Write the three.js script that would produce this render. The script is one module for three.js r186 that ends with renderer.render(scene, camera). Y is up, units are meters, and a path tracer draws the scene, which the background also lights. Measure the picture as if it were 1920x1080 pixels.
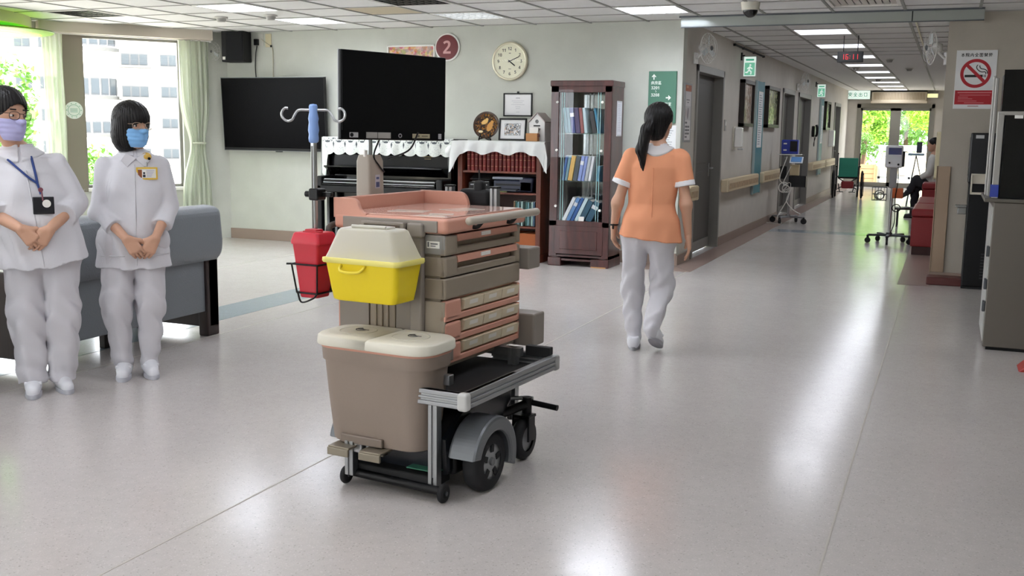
import * as THREE from 'three';
import { RoundedBoxGeometry } from 'three/addons/geometries/RoundedBoxGeometry.js';
import { mergeGeometries } from 'three/addons/utils/BufferGeometryUtils.js';
import { RectAreaLightUniformsLib } from 'three/addons/lights/RectAreaLightUniformsLib.js';

// ---------- camera, sky, sun, exposure ----------
RectAreaLightUniformsLib.init();
const scene = new THREE.Scene();
const deg = THREE.MathUtils.degToRad;
const camera = new THREE.PerspectiveCamera(30.957, 16 / 9, 0.05, 400);
camera.position.set(0, 1.42, 0);
camera.rotation.set(deg(-8.69), deg(22.57), deg(0.75), 'YXZ');
scene.background = new THREE.Color().setRGB(6.0, 6.3, 6.6);   // bright overcast sky
const sun = new THREE.DirectionalLight(0xfff1dc, 14);
sun.position.set(14, 30, 12); sun.target.position.set(0, 0, -20);
sun.castShadow = true; sun.shadow.radius = 4; sun.shadow.mapSize.set(2048, 2048);
Object.assign(sun.shadow.camera, { left: -60, right: 60, top: 60, bottom: -60, near: 1, far: 200 });
scene.add(sun, sun.target);
const renderer = new THREE.WebGLRenderer();
renderer.toneMapping = THREE.LinearToneMapping;
renderer.toneMappingExposure = 1.4;
renderer.shadowMap.enabled = true;
const TROFFER = 12;      // radiance of a lit ceiling panel's light
const NEAR = .8;

// ---------- helpers ----------
let seed = 7;
const rnd = () => { seed = (seed * 1664525 + 1013904223) >>> 0; return seed / 4294967296; };
const rr = (a, b) => a + (b - a) * rnd();
const V = (x, y, z) => new THREE.Vector3(x, y, z);
const lerp = THREE.MathUtils.lerp, clamp = THREE.MathUtils.clamp;
const smooth = (a, b, x) => { const t = clamp((x - a) / (b - a), 0, 1); return t * t * (3 - 2 * t); };
const used = {};
function numbered(n) { const k = used[n] = (used[n] ?? -1) + 1; return k ? `${n}_${String(k).padStart(3, '0')}` : n; }
function at(g, x = 0, y = 0, z = 0, rx = 0, ry = 0, rz = 0) {
  const m = new THREE.Matrix4().makeRotationFromEuler(new THREE.Euler(rx, ry, rz));
  m.setPosition(x, y, z); g.applyMatrix4(m); return g;
}
const box = (w, h, d, x = 0, y = 0, z = 0, r = 0) => at(r ? new RoundedBoxGeometry(w, h, d, 2, Math.min(r, w / 2.01, h / 2.01, d / 2.01)) : new THREE.BoxGeometry(w, h, d), x, y, z);
const span = (x0, x1, y0, y1, z0, z1, r = 0) => box(Math.abs(x1 - x0), Math.abs(y1 - y0), Math.abs(z1 - z0), (x0 + x1) / 2, (y0 + y1) / 2, (z0 + z1) / 2, r);
const cyl = (r0, r1, h, x = 0, y = 0, z = 0, seg = 20, rx = 0, ry = 0, rz = 0) => at(new THREE.CylinderGeometry(r1, r0, h, seg), x, y, z, rx, ry, rz);
const sph = (r, x = 0, y = 0, z = 0, sx = 1, sy = 1, sz = 1, seg = 16) => { const g = new THREE.SphereGeometry(r, seg, Math.ceil(seg * .7)); g.scale(sx, sy, sz); return at(g, x, y, z); };
const tor = (R, r, x = 0, y = 0, z = 0, rx = 0, ry = 0, rz = 0, a = 8, b = 28, arc = Math.PI * 2) => at(new THREE.TorusGeometry(R, r, a, b, arc), x, y, z, rx, ry, rz);
const tube = (pts, r, n = 40, seg = 8, closed = false, tension = .5) => new THREE.TubeGeometry(new THREE.CatmullRomCurve3(pts.map((p) => V(...p)), closed, 'catmullrom', tension), n, r, seg, closed);
function rod(a, b, r, seg = 10, r2 = r) {
  const A = V(...a), B = V(...b), d = B.clone().sub(A), g = new THREE.CylinderGeometry(r2, r, d.length(), seg);
  g.applyQuaternion(new THREE.Quaternion().setFromUnitVectors(V(0, 1, 0), d.normalize()));
  g.translate((A.x + B.x) / 2, (A.y + B.y) / 2, (A.z + B.z) / 2); return g;
}
const lathe = (pts, seg = 28) => new THREE.LatheGeometry(pts.map((p) => new THREE.Vector2(...p)), seg);
function shape(pts) { const s = new THREE.Shape(); pts.forEach((p, i) => (i ? s.lineTo(...p) : s.moveTo(...p))); return s; }
const ext = (s, depth, bevel = 0, curve = 8) => new THREE.ExtrudeGeometry(Array.isArray(s) ? shape(s) : s, { depth, bevelEnabled: bevel > 0, bevelThickness: bevel, bevelSize: bevel, bevelSegments: 2, curveSegments: curve });
const plan = (pts, y, h) => { const g = ext(pts.map(([x, z]) => [x, -z]), h); g.rotateX(-Math.PI / 2); g.translate(0, y, 0); return g; };
function rrect(w, h, r) {
  const s = new THREE.Shape(), x = -w / 2, y = -h / 2;
  s.moveTo(x + r, y); s.lineTo(x + w - r, y); s.absarc(x + w - r, y + r, r, -Math.PI / 2, 0); s.lineTo(x + w, y + h - r); s.absarc(x + w - r, y + h - r, r, 0, Math.PI / 2);
  s.lineTo(x + r, y + h); s.absarc(x + r, y + h - r, r, Math.PI / 2, Math.PI); s.lineTo(x, y + r); s.absarc(x + r, y + r, r, Math.PI, Math.PI * 1.5); return s;
}
// loft of closed rings: rings = [[ [x,y,z], ... ], ...], capped at both ends
function loft(rings, caps = true) {
  const n = rings[0].length, pos = [], idx = [];
  rings.forEach((r) => r.forEach((p) => pos.push(...p)));
  for (let i = 0; i + 1 < rings.length; i++) for (let j = 0; j < n; j++) { const a = i * n + j, b = i * n + (j + 1) % n; idx.push(a, b, a + n, b, b + n, a + n); }
  if (caps) for (const [i, flip] of [[0, true], [rings.length - 1, false]]) {
    const c = pos.length / 3, m = [0, 0, 0]; rings[i].forEach((p) => p.forEach((v, k) => (m[k] += v / n))); 
    const base = c + 1; pos.push(...m); rings[i].forEach((p) => pos.push(...p));
    for (let j = 0; j < n; j++) { const a = base + j, b = base + (j + 1) % n; flip ? idx.push(c, b, a) : idx.push(c, a, b); }
  }
  const g = new THREE.BufferGeometry(); g.setAttribute('position', new THREE.Float32BufferAttribute(pos, 3)); g.setIndex(idx); g.computeVertexNormals(); return g;
}
function rring(w, d, r, y, cx = 0, cz = 0, seg = 6) {
  const o = []; r = Math.min(r, w / 2.02, d / 2.02);
  [[1, 1, 0], [-1, 1, 1], [-1, -1, 2], [1, -1, 3]].forEach(([sx, sz, k]) => { for (let i = 0; i <= seg; i++) { const a = (k + i / seg) * Math.PI / 2; o.push([cx + sx * (w / 2 - r) + Math.cos(a) * r, y, cz - (sz * (d / 2 - r) + Math.sin(a) * r)]); } });
  return o;
}
function triUV(g) {
  const p = g.attributes.position, n = g.attributes.normal, uv = new Float32Array(p.count * 2);
  for (let i = 0; i < p.count; i++) {
    const ax = Math.abs(n.getX(i)), ay = Math.abs(n.getY(i)), az = Math.abs(n.getZ(i)), x = p.getX(i), y = p.getY(i), z = p.getZ(i);
    const [u, v] = ay > ax && ay > az ? [x, z] : ax > az ? [z, y] : [x, y]; uv[i * 2] = u; uv[i * 2 + 1] = v;
  }
  g.setAttribute('uv', new THREE.BufferAttribute(uv, 2));
}
function geo(list) {
  const gs = (Array.isArray(list) ? list : [list]).map((g) => {
    const q = g.index ? g.toNonIndexed() : g.clone();
    if (!q.attributes.normal) q.computeVertexNormals();
    for (const k of Object.keys(q.attributes)) if (!['position', 'normal', 'uv'].includes(k)) q.deleteAttribute(k);
    if (!q.attributes.uv) q.setAttribute('uv', new THREE.BufferAttribute(new Float32Array(q.attributes.position.count * 2), 2));
    q.morphAttributes = {}; return q;
  });
  return gs.length > 1 ? mergeGeometries(gs) : gs[0];
}
function mk(name, list, mat, parent = scene) {
  const g = geo(list); if (mat.userData.metres) triUV(g);
  const m = new THREE.Mesh(g, mat); m.name = parent === scene ? numbered(name) : name; m.castShadow = m.receiveShadow = true; parent.add(m); return m;
}
const share = (name, g, mat, parent, x = 0, y = 0, z = 0, ry = 0) => { const m = new THREE.Mesh(g, mat); m.name = name; m.position.set(x, y, z); m.rotation.y = ry; m.castShadow = m.receiveShadow = true; parent.add(m); return m; };
function tag(o, label, category, group) { o.userData.label = label; o.userData.category = category; if (group) o.userData.group = group; return o; }
function thing(name, label, category, pos = [0, 0, 0], ry = 0, group) {
  const o = new THREE.Group(); o.name = numbered(name); o.position.set(...pos); o.rotation.y = ry; scene.add(o); return tag(o, label, category, group);
}
function struct(o) { o.userData.kind = 'structure'; return o; }
function sgroup(name, pos = [0, 0, 0], ry = 0) { const o = new THREE.Group(); o.name = numbered(name); o.position.set(...pos); o.rotation.y = ry; scene.add(o); return struct(o); }

// ---------- textures ----------
function hash(x, y, s = 0) { let h = (x * 374761393 + y * 668265263 + s * 1442695041) | 0; h = Math.imul(h ^ (h >>> 13), 1274126177); return ((h ^ (h >>> 16)) >>> 0) / 4294967296; }
function vnoise(x, y, per, s = 0) {
  const xi = Math.floor(x), yi = Math.floor(y), fx = x - xi, fy = y - yi, w = (a) => ((a % per) + per) % per, u = fx * fx * (3 - 2 * fx), v = fy * fy * (3 - 2 * fy);
  return lerp(lerp(hash(w(xi), w(yi), s), hash(w(xi + 1), w(yi), s), u), lerp(hash(w(xi), w(yi + 1), s), hash(w(xi + 1), w(yi + 1), s), u), v);
}
const fbm = (u, v, per, s, oct = 4) => { let a = 0, k = .5, p = per; for (let i = 0; i < oct; i++) { a += k * vnoise(u * p, v * p, p, s + i); k /= 2; p *= 2; } return a / (1 - Math.pow(.5, oct)); };
function dataTex(n, size, fn, srgb = true) {
  const d = new Uint8Array(n * n * 4);
  for (let y = 0; y < n; y++) for (let x = 0; x < n; x++) { const c = fn(x / n, y / n, x, y); for (let k = 0; k < 3; k++) d[(y * n + x) * 4 + k] = clamp(c[k] ?? c[0], 0, 1) * 255; d[(y * n + x) * 4 + 3] = 255; }
  const t = new THREE.DataTexture(d, n, n); t.wrapS = t.wrapT = THREE.RepeatWrapping; t.magFilter = t.minFilter = THREE.LinearFilter; t.repeat.set(1 / size, 1 / size);
  if (srgb) t.colorSpace = THREE.SRGBColorSpace; t.needsUpdate = true; return t;
}
function canvasTex(w, h, draw) {
  const c = document.createElement('canvas'); c.width = w; c.height = h; const x = c.getContext('2d'); draw(x, w, h);
  const t = new THREE.CanvasTexture(c); t.colorSpace = THREE.SRGBColorSpace; return t;
}
function mat(color, roughness = .6, o = {}) {
  const { metres, ...rest } = o;
  const m = new THREE.MeshPhysicalMaterial({ color, roughness, ...rest }); if (metres) m.userData.metres = true; return m;
}
const printed = (t, roughness = .6, o = {}) => mat(0xffffff, roughness, { map: t, ...o });
// a flat print on a thin sheet, its face towards +z
const sheet = (name, w, h, x, y, z, t, parent, o = {}) => mk(name, at(new THREE.PlaneGeometry(w, h), x, y, z, o.rx ?? 0, o.ry ?? 0, 0), printed(t, o.rough ?? .6), parent);

const speck = dataTex(1024, 2.4, (u, v, x, y) => {
  const b = .83 + .035 * (fbm(u, v, 6, 3, 5) - .5) + .03 * (fbm(u, v, 90, 11, 3) - .5), k = hash(x >> 1, y >> 1, 5), q = hash(x, y, 9);
  const s = k > .985 ? -.10 : k < .02 ? .06 : 0, w = (q - .5) * .045;
  return [b + s + w + .004, b + s + w - .008, b + s * 1.1 + w - .016];
});
const scuff = dataTex(1024, 4.3, (u, v) => { const a = fbm(u, v, 5, 21, 5), b = fbm(u * 1, v * 1, 60, 33, 3), c = vnoise(u * 14, v * 220, 220, 4); return [.62 + .2 * (a - .5) + .16 * (b - .5) + .05 * (c - .5)]; }, false);
const plaster = dataTex(512, 1.6, (u, v, x, y) => { const a = .96 + .05 * (fbm(u, v, 8, 41, 5) - .5) + .012 * (hash(x, y, 4) - .5); return [a, a, a]; });
const plasterBump = dataTex(512, .6, (u, v) => [fbm(u, v, 40, 51, 3)], false);
const woodTex = (c, amp = .25, s = 1) => dataTex(512, .9, (u, v) => { const g = fbm(u * 1, v, 4, s, 3), r = vnoise((u * 26 + g * 4), v * 3, 64, s + 7), f = vnoise(u * 120, v * 8, 128, s + 9); const k = 1 + amp * (r - .5) + amp * .6 * (f - .5); return c.map((q) => q * k); });
const fabricBump = dataTex(256, .05, (u, v) => [.5 + .25 * Math.sin(u * Math.PI * 32) + .25 * Math.sin(v * Math.PI * 32)], false);
const leatherBump = dataTex(512, .25, (u, v) => [fbm(u, v, 48, 61, 3)], false);
const acoustic = dataTex(512, .64, (u, v, x, y) => { const k = hash(x >> 1, y >> 1, 77), a = .97 - (k > .93 ? .1 * hash(x >> 1, y >> 1, 3) : 0) + .02 * (fbm(u, v, 10, 71) - .5); return [a, a, a]; });

// ---------- shared materials ----------
const MAT = {
  wall: mat(0xcfd1c7, .85, { map: plaster, bumpMap: plasterBump, bumpScale: .0006, metres: true }),
  corridor: mat(0xd3cec4, .8, { map: plaster, bumpMap: plasterBump, bumpScale: .0006, metres: true }),
  wallBeige: mat(0xb8b0a3, .8, { map: plaster, bumpMap: plasterBump, bumpScale: .0006, metres: true }),
  floor: mat(0xebe7e5, .28, { map: speck, roughnessMap: scuff, metres: true }),
  tile: mat(0xf3f3f1, .9, { map: acoustic, metres: true }),
  tbar: mat(0x9a9a95, .6),
  slab: mat(0x8b8a86, .9),
  white: mat(0xeceae4, .5), whiteGloss: mat(0xf1f0ec, .25), cream: mat(0xe6ddc4, .45),
  black: mat(0x0a0a0c, .35, { specularIntensity: .6 }), blackMatte: mat(0x121214, .7), blackGloss: mat(0x07070a, .06, { specularIntensity: .7 }), rubber: mat(0x17171a, .75),
  steel: mat(0xb9bbbd, .28, { metalness: 1 }), alu: mat(0xa2a4a6, .4, { metalness: 1 }), darkSteel: mat(0x55585c, .4, { metalness: .8 }),
  silver: mat(0x9b9da0, .35, { metalness: .55 }),
  glass: mat(0xffffff, 0, { transmission: 1, ior: 1.45 }),
  baseboard: mat(0x9b877a, .45, { map: plaster, metres: true }), border: mat(0xb09a90, .35, { map: speck, metres: true }), blueBand: mat(0xb4c4d0, .26, { map: speck, roughnessMap: scuff, metres: true }),
  rosewood: mat(0xffffff, .33, { map: woodTex([.27, .13, .12], .3, 5), metres: true, clearcoat: .3 }),
  teak: mat(0xffffff, .45, { map: woodTex([.42, .21, .14], .35, 9), metres: true }),
  darkwood: mat(0xffffff, .4, { map: woodTex([.17, .12, .11], .3, 13), metres: true }),
  oak: mat(0xffffff, .5, { map: woodTex([.68, .58, .45], .18, 15), metres: true }),
  doorGrey: mat(0x55534f, .5), frameGrey: mat(0x8d8b86, .45, { metalness: .3 }),
};

// ---------- floor ----------
const WD = [-.585, .811], WP = [-8.55, -10.64];           // window wall: start and direction (x, z)
const wp = (s, out = 0) => [WP[0] + WD[0] * s - .811 * out, WP[1] + WD[1] * s - .585 * out];
const floor = sgroup('floor');
mk('linoleum', plan([[-2.77, -11], [-8.45, -11], wp(-.3, .2), wp(6.1, .2), [-12.3, 4.2], [3.7, 4.2], [3.7, -11], [.1, -11], [.1, -29.9], [-2.77, -29.9]], -.2, .2), MAT.floor, floor);
const band = (name, pts, m, h = .0012) => mk(name, plan(pts, 0, h), m, floor);
band('blue_inlay_band', [[-5.25, -10.85], [-4.87, -10.85], [-4.87, -3.2], [-5.25, -3.2]], MAT.blueBand);
band('blue_inlay_band', [[-2.36, -15.75], [-.09, -15.75], [-.09, -15.35], [-2.36, -15.35]], MAT.blueBand);
band('border_strip', [[-3.05, -10.83], [-2.63, -10.83], [-2.36, -10.4], [-3.05, -10.4]], MAT.border);
band('border_strip', [[-2.61, -10.83], [-2.36, -10.4], [-2.36, -29.6], [-2.61, -29.6]], MAT.border);
band('border_strip', [[-.38, -10.5], [-.1, -10.5], [-.1, -29.6], [-.38, -29.6]], MAT.border);
const seamMat = mat(0xb3aca4, .5);
for (const [x, z0, z1] of [[-2.4, -10.4, 4], [-.3, -10.5, 4], [-4.55, -10.8, 4], [-6.7, -10.8, 4], [1.8, -10.5, 4]]) mk('weld_seam', span(x - .004, x + .004, -.001, .0008, z0, z1), seamMat, floor);

// ---------- walls ----------
const H = 2.58;
struct(mk('wall_back', span(-8.6, -2.62, 0, H, -11, -10.85), MAT.wall));
const bbBack = struct(mk('baseboard_back', span(-8.4, -2.62, 0, .13, -10.85, -10.835, .004), MAT.baseboard));
struct(mk('baseboard_left', [span(-2.62, -2.605, 0, .11, -11.42, -10.835), span(-2.62, -2.605, 0, .11, -17.8, -13.0), span(-2.62, -2.605, 0, .11, -26.2, -21.65), span(-2.62, -2.605, 0, .11, -29.6, -27.7)], MAT.baseboard));
const doors = [[-12.95, -11.48, 2.12], [-19.25, -17.86, 2.12], [-21.6, -19.8, 2.12], [-27.65, -26.25, 2.12]];   // z0, z1, height
{
  const parts = []; let z = -11;
  for (const [a, b, h] of [...doors].sort((p, q) => q[1] - p[1])) { parts.push(span(-2.77, -2.62, 0, H, b, z), span(-2.77, -2.62, h, H, a, b)); z = a; }
  parts.push(span(-2.77, -2.62, 0, H, -29.85, z));
  struct(mk('wall_left', parts, MAT.corridor));
}
doors.forEach(([a, b, h], i) => {
  const d = sgroup('door_' + (i + 1));
  mk('door_frame', [span(-2.74, -2.6, 0, h + .03, a, a + .06, .006), span(-2.74, -2.6, 0, h + .03, b - .06, b, .006), span(-2.74, -2.6, h - .05, h + .03, a, b, .006)], MAT.frameGrey, d);
  mk('door_leaf', [span(-2.76, -2.72, .01, h - .05, a + .06, b - .06), span(-2.72, -2.708, .16, .95, a + .38, b - .1, .004), span(-2.72, -2.708, 1.05, h - .15, a + .38, b - .1, .004)], MAT.doorGrey, d);
  mk('kick_plate', span(-2.72, -2.706, .02, .13, a + .1, b - .1), MAT.frameGrey, d);
  mk('door_handle', [rod([-2.72, .98, a + .2], [-2.66, .98, a + .2], .012), rod([-2.665, .98, a + .2], [-2.665, .98, a + .33], .01), box(.012, .16, .045, -2.715, .96, a + .2, .004)], MAT.steel, d);
});
// wall to the right of the corridor: its front faces the hall, its left side is the corridor's right wall
struct(mk('wall_right', [span(-.09, 3.7, 0, H, -11, -10.85), span(-.09, .1, 0, H, -29.85, -11)], MAT.wallBeige));
const bR = struct(mk('baseboard_right', [span(-.105, 3.5, 0, .1, -10.85, -10.83, .004)], MAT.baseboard));
struct(mk('trim_1', span(-.125, 1.2, 0, .075, -10.83, -10.62, .01), mat(0x5c2b28, .4)));
struct(mk('trim_2', [span(-.105, .02, .1, 1.12, -10.85, -10.832, .005), span(-.107, -.09, .1, 1.12, -11.0, -10.832, .005)], mat(0xa48d76, .5)));
{
  const g = [span(-12.3, 3.7, 0, .7, 4, 4.2), span(-12.3, 3.7, 2.44, H, 4, 4.2)]; let x = -12.3;
  [[-11.4, -8.6], [-5, -2.2]].forEach(([a, b], i) => {
    g.push(span(x, a, .7, 2.44, 4, 4.2)); x = b; const w = sgroup('window_' + (i + 6), [0, 0, 4.1]);
    mk('window_frame', [span(a, b, .7, .74, -.03, .03), span(a, b, 2.4, 2.44, -.03, .03), span(a, a + .04, .7, 2.44, -.03, .03), span(b - .04, b, .7, 2.44, -.03, .03), span((a + b) / 2 - .02, (a + b) / 2 + .02, .7, 2.44, -.03, .03)], MAT.frameGrey, w); mk('pane', at(new THREE.PlaneGeometry(b - a - .06, 1.7), (a + b) / 2, 1.57, 0), MAT.glass, w);
  });
  g.push(span(x, 3.7, .7, 2.44, 4, 4.2)); struct(mk('wall_rear', g, MAT.wall));
}
struct(mk('wall_side', span(3.5, 3.7, 0, H, -11, 4.2), MAT.wall));
struct(mk('wall_side', [span(-12.3, -12.1, 0, .66, -5.9, 4.2), span(-12.3, -12.1, 2.43, H, -5.9, 4.2), span(-12.3, -12.1, .66, 2.43, -5.9, -4.6), span(-12.3, -12.1, .66, 2.43, -2.9, -2.6), span(-12.3, -12.1, .66, 2.43, -.9, 4.2)], MAT.wall));
// window wall, turned to the hall; local +z points outdoors
{
  const w = sgroup('wall_window', [WP[0], 0, WP[1]], deg(-125.8)), open = [[.3, 1.45], [1.67, 2.95], [3.15, 4.45], [4.65, 5.8]];
  const g = [span(-.35, 6.2, 0, .62, 0, .2), span(-.35, 6.2, 2.44, H, 0, .2)]; let s = -.35;
  for (const [a, b] of open) { g.push(span(s, a, .62, 2.44, 0, .2)); s = b; } g.push(span(s, 6.2, .62, 2.44, 0, .2));
  mk('masonry', g, MAT.wall, w);
  mk('column', span(1.44, 1.68, .62, 2.5, -.03, .21), mat(0x8f877a, .7), w);
  mk('window_ledge', span(.3, 6.1, .62, .66, -.03, .12, .008), MAT.white, w);
  open.forEach(([a, b], i) => {
    const n = struct(new THREE.Group()); n.name = 'window_' + (i + 1); n.position.copy(w.position); n.rotation.copy(w.rotation); scene.add(n);
    const f = .035;
    mk('window_frame', [span(a, b, .66, .66 + f, .07, .13), span(a, b, 2.44 - f, 2.44, .07, .13), span(a, a + f, .66, 2.44, .07, .13), span(b - f, b, .66, 2.44, .07, .13)], MAT.frameGrey, n);
    mk('pane', at(new THREE.PlaneGeometry(b - a - .06, 1.72), (a + b) / 2, 1.55, .1), MAT.glass, n);
  });
  const sof = mat(0xcfc5b6, .8);
  struct(mk('trim_3', at(span(-.02, 1.92, 2.435, H, -.25, 0), WP[0], 0, WP[1], 0, deg(-125.8)), sof));
  struct(mk('trim_4', cyl(1.68, 1.68, .14, -10.6, 2.51, -7.6, 72), sof));
}
// ---------- ceiling ----------
const gx = (k) => -2.37 - .633 * k, inRoom = (x, z) => (x - WP[0]) * .811 + (z - WP[1]) * .585 > .12;
const lamps = [];
{
  const c = sgroup('ceiling');
  mk('roof_slab', plan([[-2.9, -11.1], [-8.45, -11.1], wp(-.3, .3), wp(6.1, .3), [-12.4, 4.3], [3.8, 4.3], [3.8, -11.1], [.2, -11.1], [.2, -30], [-2.9, -30]], 2.62, .25), MAT.slab, c);
  const bars = [], tg = new THREE.BoxGeometry(.618, .018, .618), tgc = new THREE.BoxGeometry(.618, .018, .672); triUV(tg); triUV(tgc);
  const stained = mat(0xc9bda4, .9), fog = [1, .985, .965, .99, .975].map((k) => { const m = MAT.tile.clone(); m.color.multiplyScalar(k); return m; });
  const rows = [-10.77, -10.137, -9.503, -8.87, -8.237, -7.603, -6.97];
  const lit = { '6,3': 1, '6,1': 1, '0,1': 1, '0,3': 1, '3,1': 2, '3,3': 0, '9,3': 0, '9,1': 3 };
  for (let k = -6; k <= 12; k++) for (let r = 0; r < 6; r++) {
    const x = (gx(k) + gx(k + 1)) / 2, z = (rows[r] + rows[r + 1]) / 2; if (!inRoom(x, z) || x > 2) continue;
    const key = `${k},${r}`;
    if (key === '-3,1') continue;                                                     // return-air grille
    if (lit[key] !== undefined && lit[key] !== 3) { lamps.push([x, z, lit[key]]); continue; }
    share('ceiling_tile', tg, key === '4,2' ? stained : fog[Math.floor(rnd() * 5)], c, x, 2.562, z);
  }
  mk('ceiling_tile', [span(-8.35, .9, 2.553, 2.571, -10.85, -10.775)], MAT.tile, c);
  mk('plain_ceiling', [plan([[-9.65, -6.97], wp(6.05), [-12.1, 4], [3.5, 4], [3.5, -6.97]], 2.553, .018), plan([[-9.9, -9.2], [-9.3, -9.5], [-9.2, -6.9], [-12, -6]], 2.556, .018), plan([[.8, -10.85], [3.5, -10.85], [3.5, -6.97], [1.42, -6.97], [1.42, -10.85]], 2.553, .018)], MAT.tile, c);
  for (let k = -6; k <= 11; k++) bars.push(span(gx(k) - .013, gx(k) + .013, 2.546, 2.56, -10.85, -6.97));
  rows.forEach((z) => bars.push(span(-9.9 + (z + 10.77) * -.1 + (-10.77 - z) * .0, 1.5, 2.547, 2.56, z - .011, z + .011)));
  // corridor
  const cr = []; for (let i = 0; i < 9; i++) cr.push(-10.77 - .687 * i);
  for (let i = 0; i < 8; i++) for (let k = -3; k < 0; k++) {
    const x = (gx(k) + gx(k + 1)) / 2, z = (cr[i] + cr[i + 1]) / 2; if (k === -2 && (i === 2 || i === 5)) continue;
    share('ceiling_tile', tgc, fog[Math.floor(rnd() * 5)], c, x, 2.562, z);
  }
  mk('ceiling_edge', [span(-2.62, gx(0) - .01, 2.555, 2.572, -29.7, -10.85), span(gx(-3) + .01, -.09, 2.555, 2.572, -29.7, -10.85)], MAT.tile, c);
  const far = [span(gx(0), gx(-1), 2.555, 2.572, -29.7, -16.27), span(gx(-2), gx(-3), 2.555, 2.572, -29.7, -16.27)];
  let z = -16.27; for (let i = 0; i < 7; i++) { const zl = -12.144 - 2.061 * (i + 2); if (zl - .67 > -29.6) { far.push(span(gx(-1), gx(-2), 2.555, 2.572, zl, z)); z = zl - .672; } } far.push(span(gx(-1), gx(-2), 2.555, 2.572, -29.7, z));
  mk('plain_ceiling', far, MAT.tile, c);
  for (let k = -3; k <= 0; k++) bars.push(span(gx(k) - .013, gx(k) + .013, 2.546, 2.56, -29.7, -10.9));
  cr.forEach((q) => bars.push(span(-2.6, -.1, 2.548, 2.56, q - .01, q + .01)));
  mk('ceiling_grid', bars, MAT.tbar, c);
}
// ---------- troffers ----------
const louvreWhite = mat(0xcfd1d4, .4), louvreDark = mat(0x6d6e6e, .25, { metalness: .7 });
const glowPanel = mat(0xffffff, .6, { emissive: 0xf3f6ff, emissiveIntensity: 1.2 }), offPanel = mat(0xb4b6b4, .5), halfPanel = mat(0xffffff, .6, { emissive: 0xf6f4ee, emissiveIntensity: .5 });
const louv = (() => { const g = []; for (let i = 0; i <= 8; i++) g.push(box(.006, .035, .56, -.28 + i * .07, .0, 0)); for (let j = 0; j <= 4; j++) g.push(box(.56, .035, .006, 0, 0, -.28 + j * .14)); return geo(g); })();
const trofFrame = geo([span(-.3, -.28, -.02, .05, -.3, .3), span(.28, .3, -.02, .05, -.3, .3), span(-.28, .28, -.02, .05, -.3, -.28), span(-.28, .28, -.02, .05, .28, .3)]);
const glowGeo = at(new THREE.PlaneGeometry(.56, .56), 0, .03, 0, Math.PI / 2);
function downlight(x, y, z, w, d, power, hex = 0xf2f6ff) {
  const l = new THREE.RectAreaLight(hex, power, w, d); l.position.set(x, y, z); l.rotation.x = -Math.PI / 2; l.castShadow = true; scene.add(l);
}
lamps.forEach(([x, z, on]) => {
  const where = on === 1 ? ((x < -6 ? (z < -9.2 ? 'lit louvred ceiling light close to the wall above the television' : 'lit louvred ceiling light one row out from the television wall') : (z < -9.2 ? 'lit louvred ceiling light close to the wall above the green sign' : 'lit louvred ceiling light one row out from the green sign wall'))) : on === 2 ? 'dimly lit louvred ceiling light above the wall clock' : x < -7 ? 'unlit louvred ceiling light by the windows' : 'unlit louvred ceiling light beside the stained ceiling tile';
  const t = thing('ceiling_light', where, 'ceiling light', [x, 2.563, z], 0, 'louvred ceiling lights in the hall');
  share('frame', trofFrame, MAT.white, t); share('louvre', louv, on === 1 ? louvreWhite : on === 2 ? mat(0xb9bab8, .3, { metalness: .4 }) : louvreDark, t);
  share('diffuser', glowGeo, on === 1 ? glowPanel : on === 2 ? halfPanel : offPanel, t);
  if (on) downlight(x, 2.59, z, .54, .54, on === 1 ? TROFFER * 2 : TROFFER * .3);
});
const flatGlow = mat(0xffffff, .5, { emissive: 0xeef2ff, emissiveIntensity: 1.5 }), flatGeo = geo(span(-.285, .285, -.004, .03, -.31, .31));
for (let i = 0; i < 9; i++) {
  const z = -12.144 - 2.061 * i - .336; if (z < -29.4) break;
  const t = thing('ceiling_light', 'lit flat rectangular panel light in the corridor ceiling', 'ceiling light', [(gx(-1) + gx(-2)) / 2, 2.556, z], 0, 'flat panel lights along the corridor ceiling');
  share('frame', geo([span(-.305, -.285, -.008, .03, -.33, .33), span(.285, .305, -.008, .03, -.33, .33), span(-.285, .285, -.008, .03, -.33, -.31), span(-.285, .285, -.008, .03, .31, .33)]), MAT.white, t);
  share('diffuser', flatGeo, flatGlow, t); downlight(-1.42, 2.54, z, .56, .6, TROFFER * .5);
}
// unseen lit lights over the near half of the hall, in the same grid
for (const [k, z] of [[-3, -6], [0, -6], [3, -6], [6, -6], [9, -6], [-3, -3.4], [0, -3.4], [3, -3.4], [6, -3.4], [9, -3.4], [-3, -.8], [0, -.8], [3, -.8], [6, -.8]]) {
  const x = (gx(k) + gx(k + 1)) / 2, t = thing('ceiling_light', 'lit square louvred ceiling light over the near half of the hall', 'ceiling light', [x, 2.563, z], 0, 'louvred ceiling lights in the hall');
  t.position.y = 2.53; share('frame', trofFrame, MAT.white, t); share('louvre', louv, louvreWhite, t); share('diffuser', glowGeo, glowPanel, t); downlight(x, 2.5, z, .54, .54, TROFFER * NEAR);
}
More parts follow.
